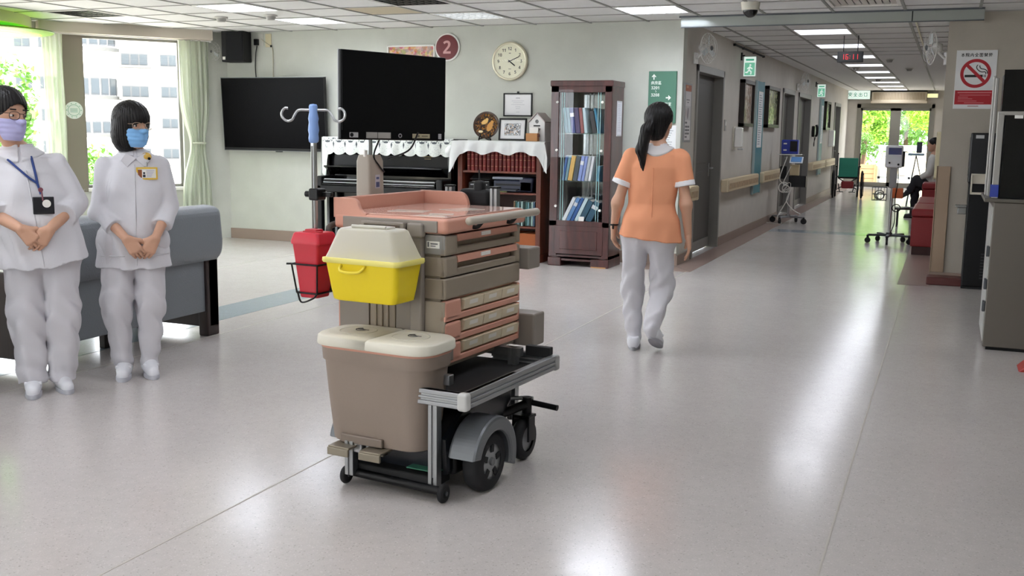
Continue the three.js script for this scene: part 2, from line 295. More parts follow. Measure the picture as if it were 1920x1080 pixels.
// ---------- far end of the corridor ----------
struct(mk('wall_end', [span(-2.77, -2.36, 0, H, -29.85, -29.7), span(-.46, .1, 0, H, -29.85, -29.7), span(-2.36, -.46, 2.2, H, -29.85, -29.7)], MAT.corridor));
{
  const fr = mat(0x8d8a80, .4, { metalness: .4 });
  const d = sgroup('door_5', [0, 0, -29.75]);
  mk('door_frame', [span(-2.38, -2.28, 0, 2.2, -.06, .07), span(-.52, -.44, 0, 2.2, -.06, .07), span(-2.38, -.44, 2.1, 2.22, -.06, .07), span(-2.38, -.44, 0, .03, -.06, .07)], fr, d);
  for (const [a, b] of [[-2.28, -1.4], [-1.4, -.52]]) {
    mk('door_leaf', [span(a, a + (a < -2 ? .05 : .13), .03, 2.1, -.02, .03), span(b - (a < -2 ? .13 : .05), b, .03, 2.1, -.02, .03), span(a, b, 2.03, 2.1, -.02, .03), span(a, b, .03, .13, -.02, .03)], fr, d);
    mk('pane', at(new THREE.PlaneGeometry(b - a - .1, 1.9), (a + b) / 2, 1.08, 0), MAT.glass, d);
  }
}

// ---------- outdoors ----------
function foliage(cx, cy, cz, rx, ry, rz, n, leaf, hollow = .55) {
  const pos = [], idx = [], blobs = []; for (let i = 0; i < 14; i++) { const a = rr(0, 6.28), b = rr(-.8, 1), q = Math.sqrt(1 - Math.min(1, b * b)), k = rr(.35, .75); blobs.push([Math.cos(a) * q * k, b * k, Math.sin(a) * q * k, rr(.3, .5)]); }
  for (let i = 0; i < n; i++) {
    const b = blobs[i % 14], a = rr(0, 6.28), u = rr(-1, 1), q = Math.sqrt(1 - u * u), k = b[3] * Math.pow(rr(hollow ** 3, 1), 1 / 3);
    const p = V(cx + (b[0] + Math.cos(a) * q * k) * rx, cy + (b[1] + u * k) * ry, cz + (b[2] + Math.sin(a) * q * k) * rz);
    const s = leaf * rr(.6, 1.3), m = new THREE.Matrix4().makeRotationFromEuler(new THREE.Euler(rr(-.9, .9), rr(0, 6.28), rr(-.9, .9))).setPosition(p), o = pos.length / 3;
    for (const v of [[-s, 0, 0], [0, .18 * s, -.45 * s], [s, -.12 * s, 0], [0, .18 * s, .45 * s]]) pos.push(...V(...v).applyMatrix4(m).toArray());
    idx.push(o, o + 1, o + 3, o + 1, o + 2, o + 3);
  }
  const g = new THREE.BufferGeometry(); g.setAttribute('position', new THREE.Float32BufferAttribute(pos, 3)); g.setIndex(idx); g.computeVertexNormals(); return g;
}
const leafM = [0x7fae2e, 0x9ac63a, 0x5f8f33, 0x88b552].map((c) => mat(c, .7, { transmission: .35, side: THREE.DoubleSide }));
const bark = mat(0x5b4a3a, .9);
function tree(label, x, y, z, h, r, n, leaf, m, name = 'tree') {
  const t = thing(name, label, name === 'tree' ? 'tree' : 'shrub', [x, y, z]);
  mk('foliage', foliage(0, h - r * .9, 0, r, r * 1.05, r, n, leaf), m, t).userData.kind = 'stuff';
  const g = [rod([0, 0, 0], [.1, h - r, .05], .05 + h * .012, 8, .04 + h * .006)]; for (let i = 0; i < 5; i++) g.push(rod([.1, h - r * rr(1, 1.3), .05], [rr(-1, 1) * r * .6, h - r * rr(.3, 1), rr(-1, 1) * r * .6], .03 + h * .003, 6, .015));
  mk('trunk', g, bark, t); return t;
}
struct(mk('ground', [span(-160, 90, -9.6, -9.2, -130, 60)], mat(0xd6d3ca, .9)));
struct(mk('terrace', [span(-14, 8, -.35, -.02, -46, -29.9)], mat(0xb8b2a6, .8)));
tree('bright yellow-green tree outside the left glass door leaf', -2.5, -.02, -34.2, 2.9, 1.1, 5200, .07, leafM[0]);
tree('sunlit yellow-green tree outside the right glass door leaf', -.45, -.02, -35.6, 3.05, 1.2, 5200, .075, leafM[1]);
tree('deeper green tree behind the two yellow-green ones', -1.5, -.02, -39, 3.9, 2.0, 6000, .1, leafM[2]);
tree('wide green tree at the far edge of the terrace', 2.2, -.02, -40, 4.2, 2.2, 5000, .11, leafM[3]);
tree('broad tree beyond the terrace behind the door post', -5.2, -.02, -40, 4.2, 2.2, 5000, .11, leafM[3]);
tree('dark clipped shrub in the timber planter', -2.35, .5, -31.9, 1.0, .42, 2600, .035, leafM[2], 'shrub');
{
  const p = thing('planter_box', 'tan timber planter box outside the glass doors', 'planter', [-2.4, 0, -31.9]), m = mat(0xb58f67, .7);
  for (let i = 0; i < 4; i++) mk('plank', box(1.0, .125, .03, 0, .085 + i * .135, .33, .006), m, p);
  for (const x of [-.46, 0, .46]) mk('post', box(.05, .56, .05, x, .29, .36, .005), m, p);
  mk('inner_box', span(-.5, .5, 0, .5, -.33, .31), m, p);
  const r = thing('terrace_railing', 'grey railing with diagonal braces and cream panels outside the doors', 'railing', [-.2, 0, -31.9]), g = mat(0x9fa6a8, .5);
  mk('top_beam', box(3.4, .17, .1, 0, 1.02, 0, .01), g, r); mk('bottom_rail', box(3.4, .06, .06, 0, .18, 0), g, r);
  for (let i = 0; i < 5; i++) mk('post', box(.06, 1.0, .06, -1.65 + i * .82, .5, 0), g, r);
  for (let i = 0; i < 4; i++) { mk('panel', box(.74, .66, .02, -1.24 + i * .82, .58, -.05), MAT.cream, r); mk('brace', rod([-1.62 + i * .82, i % 2 ? .22 : .9, .02], [-.86 + i * .82, i % 2 ? .9 : .22, .02], .02, 6), g, r); }
}
tree('tree with light green leaves outside the window behind the spectacled nurse', -18.6, -9.2, -15.6, 11.9, 1.5, 4200, .11, leafM[2]);
tree('light green tree top low outside the window beside the bobbed nurse', -13.5, -9.2, -13.1, 10.1, .75, 2600, .06, leafM[2]);
tree('tree with sunlit leaves behind the white window column', -21.5, -9.2, -21.6, 10.0, 1.4, 3000, .12, leafM[2]);
// white apartment blocks across the street, facing the hall
{
  const bt = mat(0xe9e7e2, .85, { map: plaster, metres: true }), fr = mat(0x3a3f44, .6), pg = mat(0x2b343b, .35), slabM = mat(0x4a4c4c, .8);
  const toWin = Math.atan2(64.1, 70.1), b = thing('apartment_building', 'white apartment block with a round bay tower across the street', 'building', [-64.1, 0, -70.1], toWin), S = 1 / 20.6;
  const bx = (px) => (px - 250) * S, by = (py) => 2.88 + (200 - py) * S;
  mk('facade', [span(bx(205), bx(450), -9.2, by(20), -9, 0), span(bx(-130), bx(150), -9.2, by(-30), -12, -2)], bt, b);
  const R = (bx(228) - bx(120)) / 2, cx = (bx(228) + bx(120)) / 2;
  mk('bay_tower', [cyl(R, R, by(60) + 9.2, cx, (by(60) - 9.2) / 2, -1, 40)], bt, b);
  for (const y of [60, 105, 186, 250]) mk('balcony_slab', cyl(R + .35, R + .35, .28, cx, by(y), -1, 40), slabM, b);
  for (const [y0, y1] of [[75, 99], [153, 182], [226, 246], [285, 310]]) for (let i = 0; i < 9; i++) {
    const a = deg(-72 + i * 18), h = by(y0) - by(y1);
    const w = mk('window', at(box(R * .27, h, .12), cx + Math.sin(a) * R, by((y0 + y1) / 2), -1 + Math.cos(a) * R, 0, a), fr, b);
    mk('pane', at(box(R * .22, h - .25, .06), cx + Math.sin(a) * (R + .05), by((y0 + y1) / 2), -1 + Math.cos(a) * (R + .05), 0, a), pg, w);
  }
  const win = (x0, x1, y0, y1, n = 2, z = 0) => {
    const w = mk('window', span(bx(x0), bx(x1), by(y1), by(y0), z - .1, z + .06), fr, b), q = (bx(x1) - bx(x0)) / n;
    for (let i = 0; i < n; i++) mk('pane', span(bx(x0) + q * i + .08, bx(x0) + q * (i + 1) - .08, by(y1) + .1, by(y0) - .1, z + .02, z + .09), pg, w);
  };
  for (const [y0, y1] of [[109, 130], [164, 184], [219, 237], [272, 290], [62, 78]]) { win(233, 277, y0, y1, 3); win(297, 325, y0, y1, 2); win(345, 372, y0, y1, 2); win(395, 425, y0, y1, 2); mk('window_sill', span(bx(293), bx(331), by(y1 + 3), by(y1), 0, .5), slabM, b); mk('balcony_slab', span(bx(228), bx(282), by(y1 + 4), by(y1), 0, 1.1), slabM, b); }
  for (const y of [80, 150, 205, 260]) for (const x of [-100, -40, 10, 62, 100]) win(x, x + 26, y, y + 22, 2, -2);
}

// ---------- hand-drawn Chinese characters for the signs (strokes on a 100 x 100 grid) ----------
const GLYPH = {
  '本': [[10,25,90,25],[50,5,50,95],[48,27,10,75],[52,27,90,75],[30,75,70,75]],
  '院': [[10,8,10,95],[10,8,32,8,20,35,34,55,14,68],[65,2,65,12],[42,28,42,14,95,14,95,28],[50,36,86,36],[42,54,96,54],[60,54,56,80,40,95],[76,54,76,90,97,90,97,78]],
  '內': [[15,95,15,25,85,25,85,92,75,92],[50,5,50,40,25,75],[50,40,75,75]],
  '全': [[50,3,5,48],[50,3,95,48],[28,46,72,46],[50,46,50,92],[30,68,70,68],[10,92,90,92]],
  '面': [[5,8,95,8],[50,8,42,25],[12,25,88,25,88,95,12,95,12,25],[37,25,37,95],[63,25,63,95],[37,48,63,48],[37,70,63,70]],
  '禁': [[5,20,45,20],[25,3,25,50],[25,20,6,46],[25,20,45,44],[55,20,95,20],[75,3,75,50],[75,20,55,46],[75,20,95,46],[25,58,75,58],[8,72,92,72],[50,72,50,97],[30,78,15,95],[70,78,85,95]],
  '菸': [[5,14,95,14],[32,4,32,24],[68,4,68,24],[22,28,28,34],[5,42,48,42],[22,42,20,65,6,95],[20,58,42,58,40,92,30,92],[72,30,52,55],[72,30,96,55],[68,58,76,66],[66,78,78,90]],
  '病': [[50,2,50,12],[22,14,95,14],[22,14,22,60,8,96],[5,28,14,38],[4,62,20,50],[34,30,94,30],[38,95,38,48,90,48,90,95],[64,30,64,50,46,80],[64,55,82,78]],
  '房': [[40,2,60,6],[15,14,88,14,88,34,15,34],[15,14,15,50,5,96],[55,40,60,48],[25,54,95,54],[52,54,48,75,28,96],[50,68,82,68,78,95,66,93]],
  '區': [[90,6,10,6,10,94,94,94],[35,18,68,18,68,40,35,40,35,18],[22,52,46,52,46,80,22,80,22,52],[58,52,84,52,84,80,58,80,58,52]],
  '安': [[50,2,50,12],[10,30,10,14,90,14,90,30],[45,24,25,62,80,95],[70,42,55,75,15,96],[5,46,95,46]],
  '出': [[50,3,50,92],[18,15,18,45,82,45,82,15],[8,60,8,92,92,92,92,60]], '口': [[15,12,85,12,85,90,15,90,15,12]],
  '室': [[50,2,50,10],[10,28,10,12,90,12,90,28],[20,32,80,32],[48,32,25,52,78,50],[66,42,82,56],[22,72,78,72],[50,58,50,95],[8,95,92,95]],
  '診': [[22,3,28,10],[5,18,45,18],[12,32,40,32],[12,46,40,46],[12,60,40,60,40,92,12,92,12,60],[72,3,48,38],[72,3,97,36],[80,34,58,54],[84,52,58,74],[90,70,56,97]],
};
function han(x, text, px, py, s, col, gap = 1.12, w = .1) {
  x.strokeStyle = col; x.lineWidth = s * w; x.lineCap = 'round'; x.lineJoin = 'round';
  [...text].forEach((ch, i) => (GLYPH[ch] || []).forEach((st) => { x.beginPath(); for (let k = 0; k < st.length; k += 2) x[k ? 'lineTo' : 'moveTo'](px + i * s * gap + st[k] * s / 100, py + st[k + 1] * s / 100); x.stroke(); }));
}
const rule = (x, px, py, w, h, col) => { x.fillStyle = col; x.fillRect(px, py, w, h); };   // an unreadable line of small print
function frame(name, label, cat, x, y, z, w, h, t, border, mFrame, depth = .025, ry = 0, rx = 0, mount) {
  const o = thing(name, label, cat, [x, y, z], ry); o.rotation.x = rx;
  const f = mk('frame', [span(-w / 2, w / 2, h / 2 - border, h / 2, 0, depth, .003), span(-w / 2, w / 2, -h / 2, -h / 2 + border, 0, depth, .003), span(-w / 2, -w / 2 + border, -h / 2, h / 2, 0, depth, .003), span(w / 2 - border, w / 2, -h / 2, h / 2, 0, depth, .003)], mFrame, o);
  mk('backing', span(-w / 2 + .004, w / 2 - .004, -h / 2 + .004, h / 2 - .004, .001, depth * .4), mFrame, o);
  sheet('print', w - 2 * border, h - 2 * border, 0, 0, depth * .45, t, o, { rough: .25 });
  if (mount) mk('mount', mount, MAT.black, o); return o;
}
// ---------- back wall ----------
{ // television
  const t = thing('television', 'large black flat television on the wall beneath the loudspeaker', 'television', [-7.63, 1.565, -10.85]); t.rotation.x = deg(3); t.position.z += .02;
  mk('casing', [box(1.5, .885, .045, 0, 0, .1, .008), box(1.0, .5, .05, 0, -.05, .06, .01)], MAT.black, t);
  mk('screen', box(1.47, .84, .004, 0, .012, .123), mat(0x050406, .25, { specularIntensity: .12 }), t);
  for (const k of [-1, 1]) mk('bezel', box(1.5, .006, .05, 0, k * .441, .1), mat(0x6e7072, .3, { metalness: .8 }), t);
  mk('receiver', box(.09, .012, .03, .05, -.45, .1, .003), MAT.black, t);
  mk('wall_bracket', [box(.4, .3, .04, 0, 0, .02), box(.06, .5, .03, -.15, 0, .04), box(.06, .5, .03, .15, 0, .04)], MAT.darkSteel, t);
}
{
  const s = thing('loudspeaker', 'black box loudspeaker high on the wall above the television', 'loudspeaker', [-8.17, 2.37, -10.85], deg(8));
  mk('cabinet', box(.3, .37, .2, 0, 0, .13, .012), MAT.blackMatte, s); mk('grille', box(.22, .34, .014, .03, 0, .234, .006), mat(0x14151a, .9, { bumpMap: fabricBump, bumpScale: .001, metres: true }), s);
  mk('badge', box(.035, .035, .004, -.115, -.14, .232), MAT.white, s); mk('wall_bracket', [box(.1, .14, .012, 0, 0, .006), box(.04, .04, .06, 0, 0, .03)], MAT.black, s);
  const a = thing('power_socket', 'grey wall socket with black power adapter plugged in beside the loudspeaker', 'socket', [-7.9, 2.43, -10.85]);
  mk('plate', box(.08, .15, .01, .02, .03, .005, .003), mat(0xc7c6bd, .5), a); mk('adapter', box(.055, .075, .04, -.03, .0, .03, .005), MAT.black, a);
  mk('power_cord', tube([[-.02, -.04, .03], [-.05, -.14, .02], [-.06, -.3, .02], [-.045, -.42, .03]], .006, 20, 6), MAT.black, a);
  const b = thing('junction_plate', 'cream wall plate with thin cable running down to the television', 'wall plate', [-7.77, 2.44, -10.85]);
  mk('plate', box(.085, .16, .01, 0, .01, .005, .003), mat(0xd2c7a5, .5), b); mk('cable', [tube([[-.1, .03, .012], [-.04, -.01, .02], [.045, -.06, .014]], .004, 12, 6), tube([[.045, -.06, .014], [.065, -.12, .01], [.07, -.45, .02]], .005, 12, 6)], mat(0xb3ae98, .5), b); mk('plug', box(.018, .026, .02, .045, -.06, .016, .004), MAT.black, b);
}
function wallFan(label, x, y, z, ry, s = 1) {
  const f = thing('wall_fan', label, 'fan', [x, y, z], ry); f.scale.setScalar(s);
  mk('bracket', [box(.07, .12, .02, 0, -.1, .01, .005), rod([0, -.1, .02], [0, -.03, .1], .014)], MAT.whiteGloss, f);
  mk('motor', at(lathe([[.001, -.05], [.04, -.045], [.05, 0], [.045, .04], [.001, .05]], 18), 0, 0, .1, Math.PI / 2), MAT.whiteGloss, f);
  const cage = [tor(.16, .004, 0, 0, .15, 0, 0, 0, 6, 36), tor(.13, .0025, 0, 0, .19, 0, 0, 0, 5, 32), tor(.07, .0025, 0, 0, .2, 0, 0, 0, 5, 24)]; for (let i = 0; i < 16; i++) { const a = i * Math.PI / 8; cage.push(rod([Math.cos(a) * .04, Math.sin(a) * .04, .2], [Math.cos(a) * .16, Math.sin(a) * .16, .15], .0018, 5), rod([Math.cos(a) * .05, Math.sin(a) * .05, .1], [Math.cos(a) * .16, Math.sin(a) * .16, .15], .0018, 5)); }
  mk('cage', cage, MAT.whiteGloss, f);
  for (let i = 0; i < 3; i++) mk('blade', at(at(box(.05, .1, .003, 0, .085, 0, .001), 0, 0, .16, 0, .35, 0), 0, 0, 0, 0, 0, i * 2.094), mat(0xdfe6e6, .4), f);
  mk('hub', at(lathe([[.001, .012], [.02, .006], [.026, -.006]], 16), 0, 0, .2, Math.PI / 2), mat(0x66696a, .5), f);
}
wallFan('small white wall fan left of the loudspeaker', -8.52, 2.32, -10.84, 0, .75);
wallFan('white wall fan above the first dark corridor door', -2.61, 2.3, -11.35, Math.PI / 2 - .3);
wallFan('white wall fan between the two doors behind the blue monitor stand', -2.61, 2.33, -19.5, Math.PI / 2 - .3);
wallFan('white wall fan on the right corridor wall by the corner', -.1, 2.33, -12.2, -Math.PI / 2 + .3, 1.1);
frame('picture', 'white-framed wide floral painting partly behind the tilted monitor', 'picture', -5.8, 2.2, -10.85, .62, .32, canvasTex(256, 128, (x) => {
  x.fillStyle = '#c9a78f'; x.fillRect(0, 0, 256, 128); for (let i = 0; i < 260; i++) { x.fillStyle = ['#d8c06a', '#b8485f', '#e0cf8d', '#9c8a86', '#c7742f', '#d9a3a8', '#8c8f5a'][Math.floor(rnd() * 7)]; x.globalAlpha = .6; x.beginPath(); x.ellipse(rr(0, 256), rr(0, 128), rr(3, 12), rr(4, 18), rr(0, 3), 0, 7); x.fill(); } x.globalAlpha = 1;
}), .02, MAT.white);
{ // round red number sign
  const s = thing('number_sign', 'round dark red disc with white rim and pale number two', 'sign', [-5.335, 2.325, -10.85]);
  mk('rim', at(lathe([[0, 0], [.155, 0], [.158, .012], [.152, .02], [0, .02]], 40), 0, 0, 0, Math.PI / 2), MAT.white, s);
  mk('disc', at(lathe([[0, 0], [.138, 0], [.138, .006], [0, .006]], 40), 0, 0, .02, Math.PI / 2), printed(canvasTex(256, 256, (x) => { x.fillStyle = '#6a0c15'; x.fillRect(0, 0, 256, 256); }), .35), s);
  sheet('numeral', .19, .19, 0, 0, .0275, canvasTex(256, 256, (x) => { x.fillStyle = '#6a0c15'; x.fillRect(0, 0, 256, 256); x.fillStyle = '#cf9a96'; x.font = 'bold 270px sans-serif'; x.textAlign = 'center'; x.textBaseline = 'middle'; x.fillText('2', 128, 130); }), s, { rough: .35 });
}
{ // clock
  const c = thing('wall_clock', 'round wall clock with pale rim and black numerals', 'clock', [-4.56, 2.16, -10.85]);
  mk('case', at(lathe([[.0, 0], [.2, 0], [.212, .012], [.212, .035], [.2, .048], [.188, .044], [.184, .03], [0, .03]], 56), 0, 0, 0, Math.PI / 2), mat(0xded7bd, .25, { metalness: .35 }), c);
  mk('dial', at(new THREE.CircleGeometry(.184, 48), 0, 0, .031), printed(canvasTex(512, 512, (x) => {
    x.fillStyle = '#e4e2c8'; x.fillRect(0, 0, 512, 512); x.fillStyle = '#23231f'; x.font = 'bold 64px sans-serif'; x.textAlign = 'center'; x.textBaseline = 'middle';
    for (let i = 1; i <= 12; i++) { const a = i * Math.PI / 6; x.fillText(String(i), 256 + Math.sin(a) * 190, 256 - Math.cos(a) * 190); } rule(x, 236, 368, 44, 8, '#77776a'); rule(x, 240, 130, 34, 10, '#55554c');
  }), .4), c);
  const hand = (n, l, w, a) => mk(n, at(at(box(w, l, .003, 0, l / 2 - .02, 0), 0, 0, .036), 0, 0, 0, 0, 0, -deg(a)), MAT.black, c);
  hand('hour_hand', .1, .011, 128); hand('minute_hand', .145, .008, 67); mk('pin', cyl(.008, .008, .01, 0, 0, .037, 12, Math.PI / 2), MAT.black, c);
  mk('crystal', at(new THREE.CircleGeometry(.186, 48), 0, 0, .043), mat(0xffffff, 0, { transmission: 1, ior: 1.45, specularIntensity: .15 }), c);
}
frame('certificate', 'framed white certificate with thin black frame on the wall', 'certificate', -4.465, 1.687, -10.85, .345, .255, canvasTex(256, 190, (x) => { x.fillStyle = '#e3e2e2'; x.fillRect(0, 0, 256, 190); rule(x, 108, 30, 40, 7, '#8d8d92'); for (const [y, w] of [[58, 120], [74, 90], [92, 130], [112, 50], [128, 40], [160, 30]]) rule(x, 128 - w / 2, y, w, 3, '#a6a6ac'); }), .014, MAT.black, .018, 0, 0, cyl(.012, .012, .01, 0, .135, .006, 12, Math.PI / 2));
{ // green direction sign
  const t = canvasTex(320, 560, (x) => {
    x.fillStyle = '#4f7d68'; x.fillRect(0, 0, 320, 560); x.fillStyle = '#eef2ea';
    const arrow = (cx, cy, a) => { x.save(); x.translate(cx, cy); x.rotate(a); x.beginPath(); x.moveTo(0, -30); x.lineTo(28, 0); x.lineTo(16, 6); x.lineTo(7, -6); x.lineTo(7, 32); x.lineTo(-7, 32); x.lineTo(-7, -6); x.lineTo(-16, 6); x.lineTo(-28, 0); x.closePath(); x.fill(); x.restore(); };
    arrow(58, 56, 0); han(x, '病房區', 26, 104, 38, '#eef2ea', 1.1, .11); x.font = 'bold 46px sans-serif'; x.fillStyle = '#eef2ea'; x.fillText('3201', 28, 194); x.fillText('3208', 28, 272); x.save(); x.lineWidth = 5; x.strokeStyle = '#eef2ea'; x.beginPath(); x.moveTo(78, 208); x.quadraticCurveTo(96, 214, 84, 226); x.stroke(); x.restore();
    arrow(236, 286, Math.PI / 2); han(x, '診診室', 150, 336, 38, '#eef2ea', 1.1, .11); rule(x, 190, 388, 78, 6, '#eef2ea'); han(x, '診室', 192, 410, 38, '#eef2ea', 1.1, .11);
  });
  const s = thing('direction_sign', 'green wall sign with white arrows and ward room numbers', 'sign', [-2.825, 1.77, -10.85]);
  mk('panel', box(.3, .535, .025, 0, 0, .0125, .004), mat(0x4f7d68, .5), s); sheet('lettering', .292, .527, 0, 0, .0262, t, s);
  const n = thing('notice_sheet', 'white paper notice on the wall below the green sign', 'notice', [-2.76, 1.35, -10.85]);
  mk('paper', box(.19, .26, .004, 0, 0, .002), MAT.white, n); sheet('print', .18, .25, 0, 0, .0046, canvasTex(128, 180, (x) => { x.fillStyle = '#e9ebea'; x.fillRect(0, 0, 128, 180); for (let i = 0; i < 9; i++) rule(x, 14, 18 + i * 17, 60 + hash(i, 2) * 40, 4, '#8f979a'); }), n);
}
// ---------- upright piano under a lace runner ----------
{
  const p = thing('upright_piano', 'black upright piano behind the trolley', 'piano', [-5.9, 0, -10.84]), W = 1.62;
  mk('case', [span(-W / 2, W / 2, .06, 1.27, 0, .34, .01), span(-W / 2, -W / 2 + .04, .06, 1.27, .02, .4, .006), span(W / 2 - .04, W / 2, .06, 1.27, .02, .4, .006), span(-W / 2, W / 2, 0, .07, .02, .38, .008)], mat(0x0b0b0d, .12, { clearcoat: .6 }), p);
  mk('lid', span(-W / 2 - .02, W / 2 + .02, 1.27, 1.297, -.0, .4, .008), MAT.black, p);
  mk('upper_panel', span(-W / 2 + .05, W / 2 - .05, .92, 1.25, .34, .36, .006), mat(0x0b0c0f, .22, { specularIntensity: .5 }), p);
  mk('maker_mark', [box(.13, .012, .002, .5, 1.1, .3615), box(.08, .008, .002, .5, 1.075, .3615)], mat(0x6b6144, .4, { metalness: .6 }), p);
  mk('fallboard', at(span(-W / 2 + .05, W / 2 - .05, 0, .018, 0, .2, .005), 0, .87, .36, -.5), mat(0x0e0e10, .1), p);
  mk('key_bed', [span(-W / 2, W / 2, .68, .76, .3, .62, .012), span(-W / 2, -W / 2 + .08, .7, .86, .3, .62, .02), span(W / 2 - .08, W / 2, .7, .86, .3, .62, .02)], MAT.black, p);
  mk('key_lid', [span(-W / 2 + .09, W / 2 - .09, .8, .825, .38, .61, .01), span(-W / 2 + .09, W / 2 - .09, .762, .778, .5, .625, .006)], mat(0x0e0e10, .08), p);
  mk('chrome_strip', [span(-W / 2 + .1, W / 2 - .1, .826, .832, .58, .6), span(-W / 2 + .1, W / 2 - .1, .79, .796, .61, .62)], MAT.steel, p);
  for (const s of [-1, 1]) mk('leg', [span(s * (W / 2 - .02) - .035, s * (W / 2 - .02) + .035, .05, .7, .52, .59, .012), span(s * (W / 2 - .02) - .04, s * (W / 2 - .02) + .04, 0, .06, .3, .62, .012)], MAT.black, p);
  for (const x of [-.08, 0, .08]) mk('pedal', box(.04, .015, .1, x, .07, .42, .006), mat(0xb99a55, .3, { metalness: 1 }), p);
  // lace runner
  const lace = mat(0xe9ebe8, .85, { side: THREE.DoubleSide, map: canvasTex(512, 128, (x) => {
    x.fillStyle = '#eef0ec'; x.fillRect(0, 0, 512, 128); for (let i = 0; i < 260; i++) { x.fillStyle = '#a4abad'; x.fillRect(rnd() * 512, rnd() * 122, 3, 3); } for (let k = 0; k < 4; k++) { const c = 64 + k * 128; x.strokeStyle = '#6f767a'; x.fillStyle = '#565c61'; x.lineWidth = 4; x.beginPath(); x.arc(c, 30, 40, .5, 2.6); x.stroke(); x.beginPath(); x.ellipse(c, 66, 26, 7, 0, 0, 7); x.fill(); for (let i = 0; i < 40; i++) { x.beginPath(); x.arc(c + (rnd() - .5) * 110, 8 + rnd() * 60, 2 + rnd() * 2, 0, 7); x.fill(); } x.beginPath(); x.moveTo(c + 64, 62); x.lineTo(c + 74, 82); x.lineTo(c + 64, 104); x.lineTo(c + 54, 82); x.fill(); x.beginPath(); x.moveTo(c + 64, 30); x.lineTo(c + 82, 40); x.lineTo(c + 64, 54); x.lineTo(c + 46, 40); x.fill(); }
  }) });
  const L = thing('lace_runner', 'white lace runner with scalloped edge draped over the piano', 'cloth', [-5.9, 1.299, -10.84]);
  const N = 160, pos = [], uv = [], idx = [], w2 = W / 2 + .035;
  for (let i = 0; i <= N; i++) { const u = i / N, x = -w2 + u * 2 * w2, sc = Math.abs(Math.sin(u * Math.PI * 11)) ** .7, drop = .165 + .035 * sc + (u < .05 ? .25 * smooth(.05, .03, u) : 0); const row = [[.02, 0], [.2, .003], [.405, .004], [.424, -.008], [.427 + .006 * Math.sin(u * 60), -.08], [.43 + .012 * Math.sin(u * 60), -drop]]; row.forEach(([z, y], j) => { pos.push(x, y + .002, z); uv.push(u * 2.75, 1 - (j < 3 ? 0 : (j - 2) / 3)); }); }
  for (let i = 0; i < N; i++) for (let j = 0; j < 5; j++) { const a = i * 6 + j; idx.push(a, a + 1, a + 6, a + 1, a + 7, a + 6); }
  const g = new THREE.BufferGeometry(); g.setAttribute('position', new THREE.Float32BufferAttribute(pos, 3)); g.setAttribute('uv', new THREE.Float32BufferAttribute(uv, 2)); g.setIndex(idx); g.computeVertexNormals(); lace.map.wrapS = THREE.RepeatWrapping;
  mk('cloth', g, lace, L);
  // side fall on the left and gathered corner on the right
  const fall = []; for (let i = 0; i <= 12; i++) { const z = .02 + i / 12 * .39; fall.push([z, .3 + .15 * (i > 9 ? 1 : .4)]); }
  const sp = [], si = []; fall.forEach(([z, d], i) => { for (let j = 0; j < 5; j++) sp.push(-w2 - .006 - .02 * Math.sin(i * 1.7) * (j / 4) - .01, .002 - d * j / 4, z); }); for (let i = 0; i < 12; i++) for (let j = 0; j < 4; j++) { const a = i * 5 + j; si.push(a, a + 5, a + 1, a + 1, a + 5, a + 6); }
  const sg = new THREE.BufferGeometry(); sg.setAttribute('position', new THREE.Float32BufferAttribute(sp, 3)); sg.setIndex(si); sg.computeVertexNormals(); mk('side_fall', sg, mat(0xe4e8e2, .85, { side: THREE.DoubleSide }), L);
  mk('corner_fold', at(new THREE.SphereGeometry(.07, 14, 12), w2 - .02, -.13, .42).scale(1, 1, 1), mat(0xe4e6e4, .85), L).geometry.scale(1, 1.0, 1);
  const bx = thing('flat_box', 'small flat grey box on top of the piano', 'box', [-6.42, 1.303, -10.62]); mk('body', box(.24, .035, .12, 0, .0175, 0, .005), mat(0x8e8c88, .5), bx); mk('lid', box(.245, .008, .125, 0, .034, 0, .002), mat(0x7c7a76, .4), bx);
}
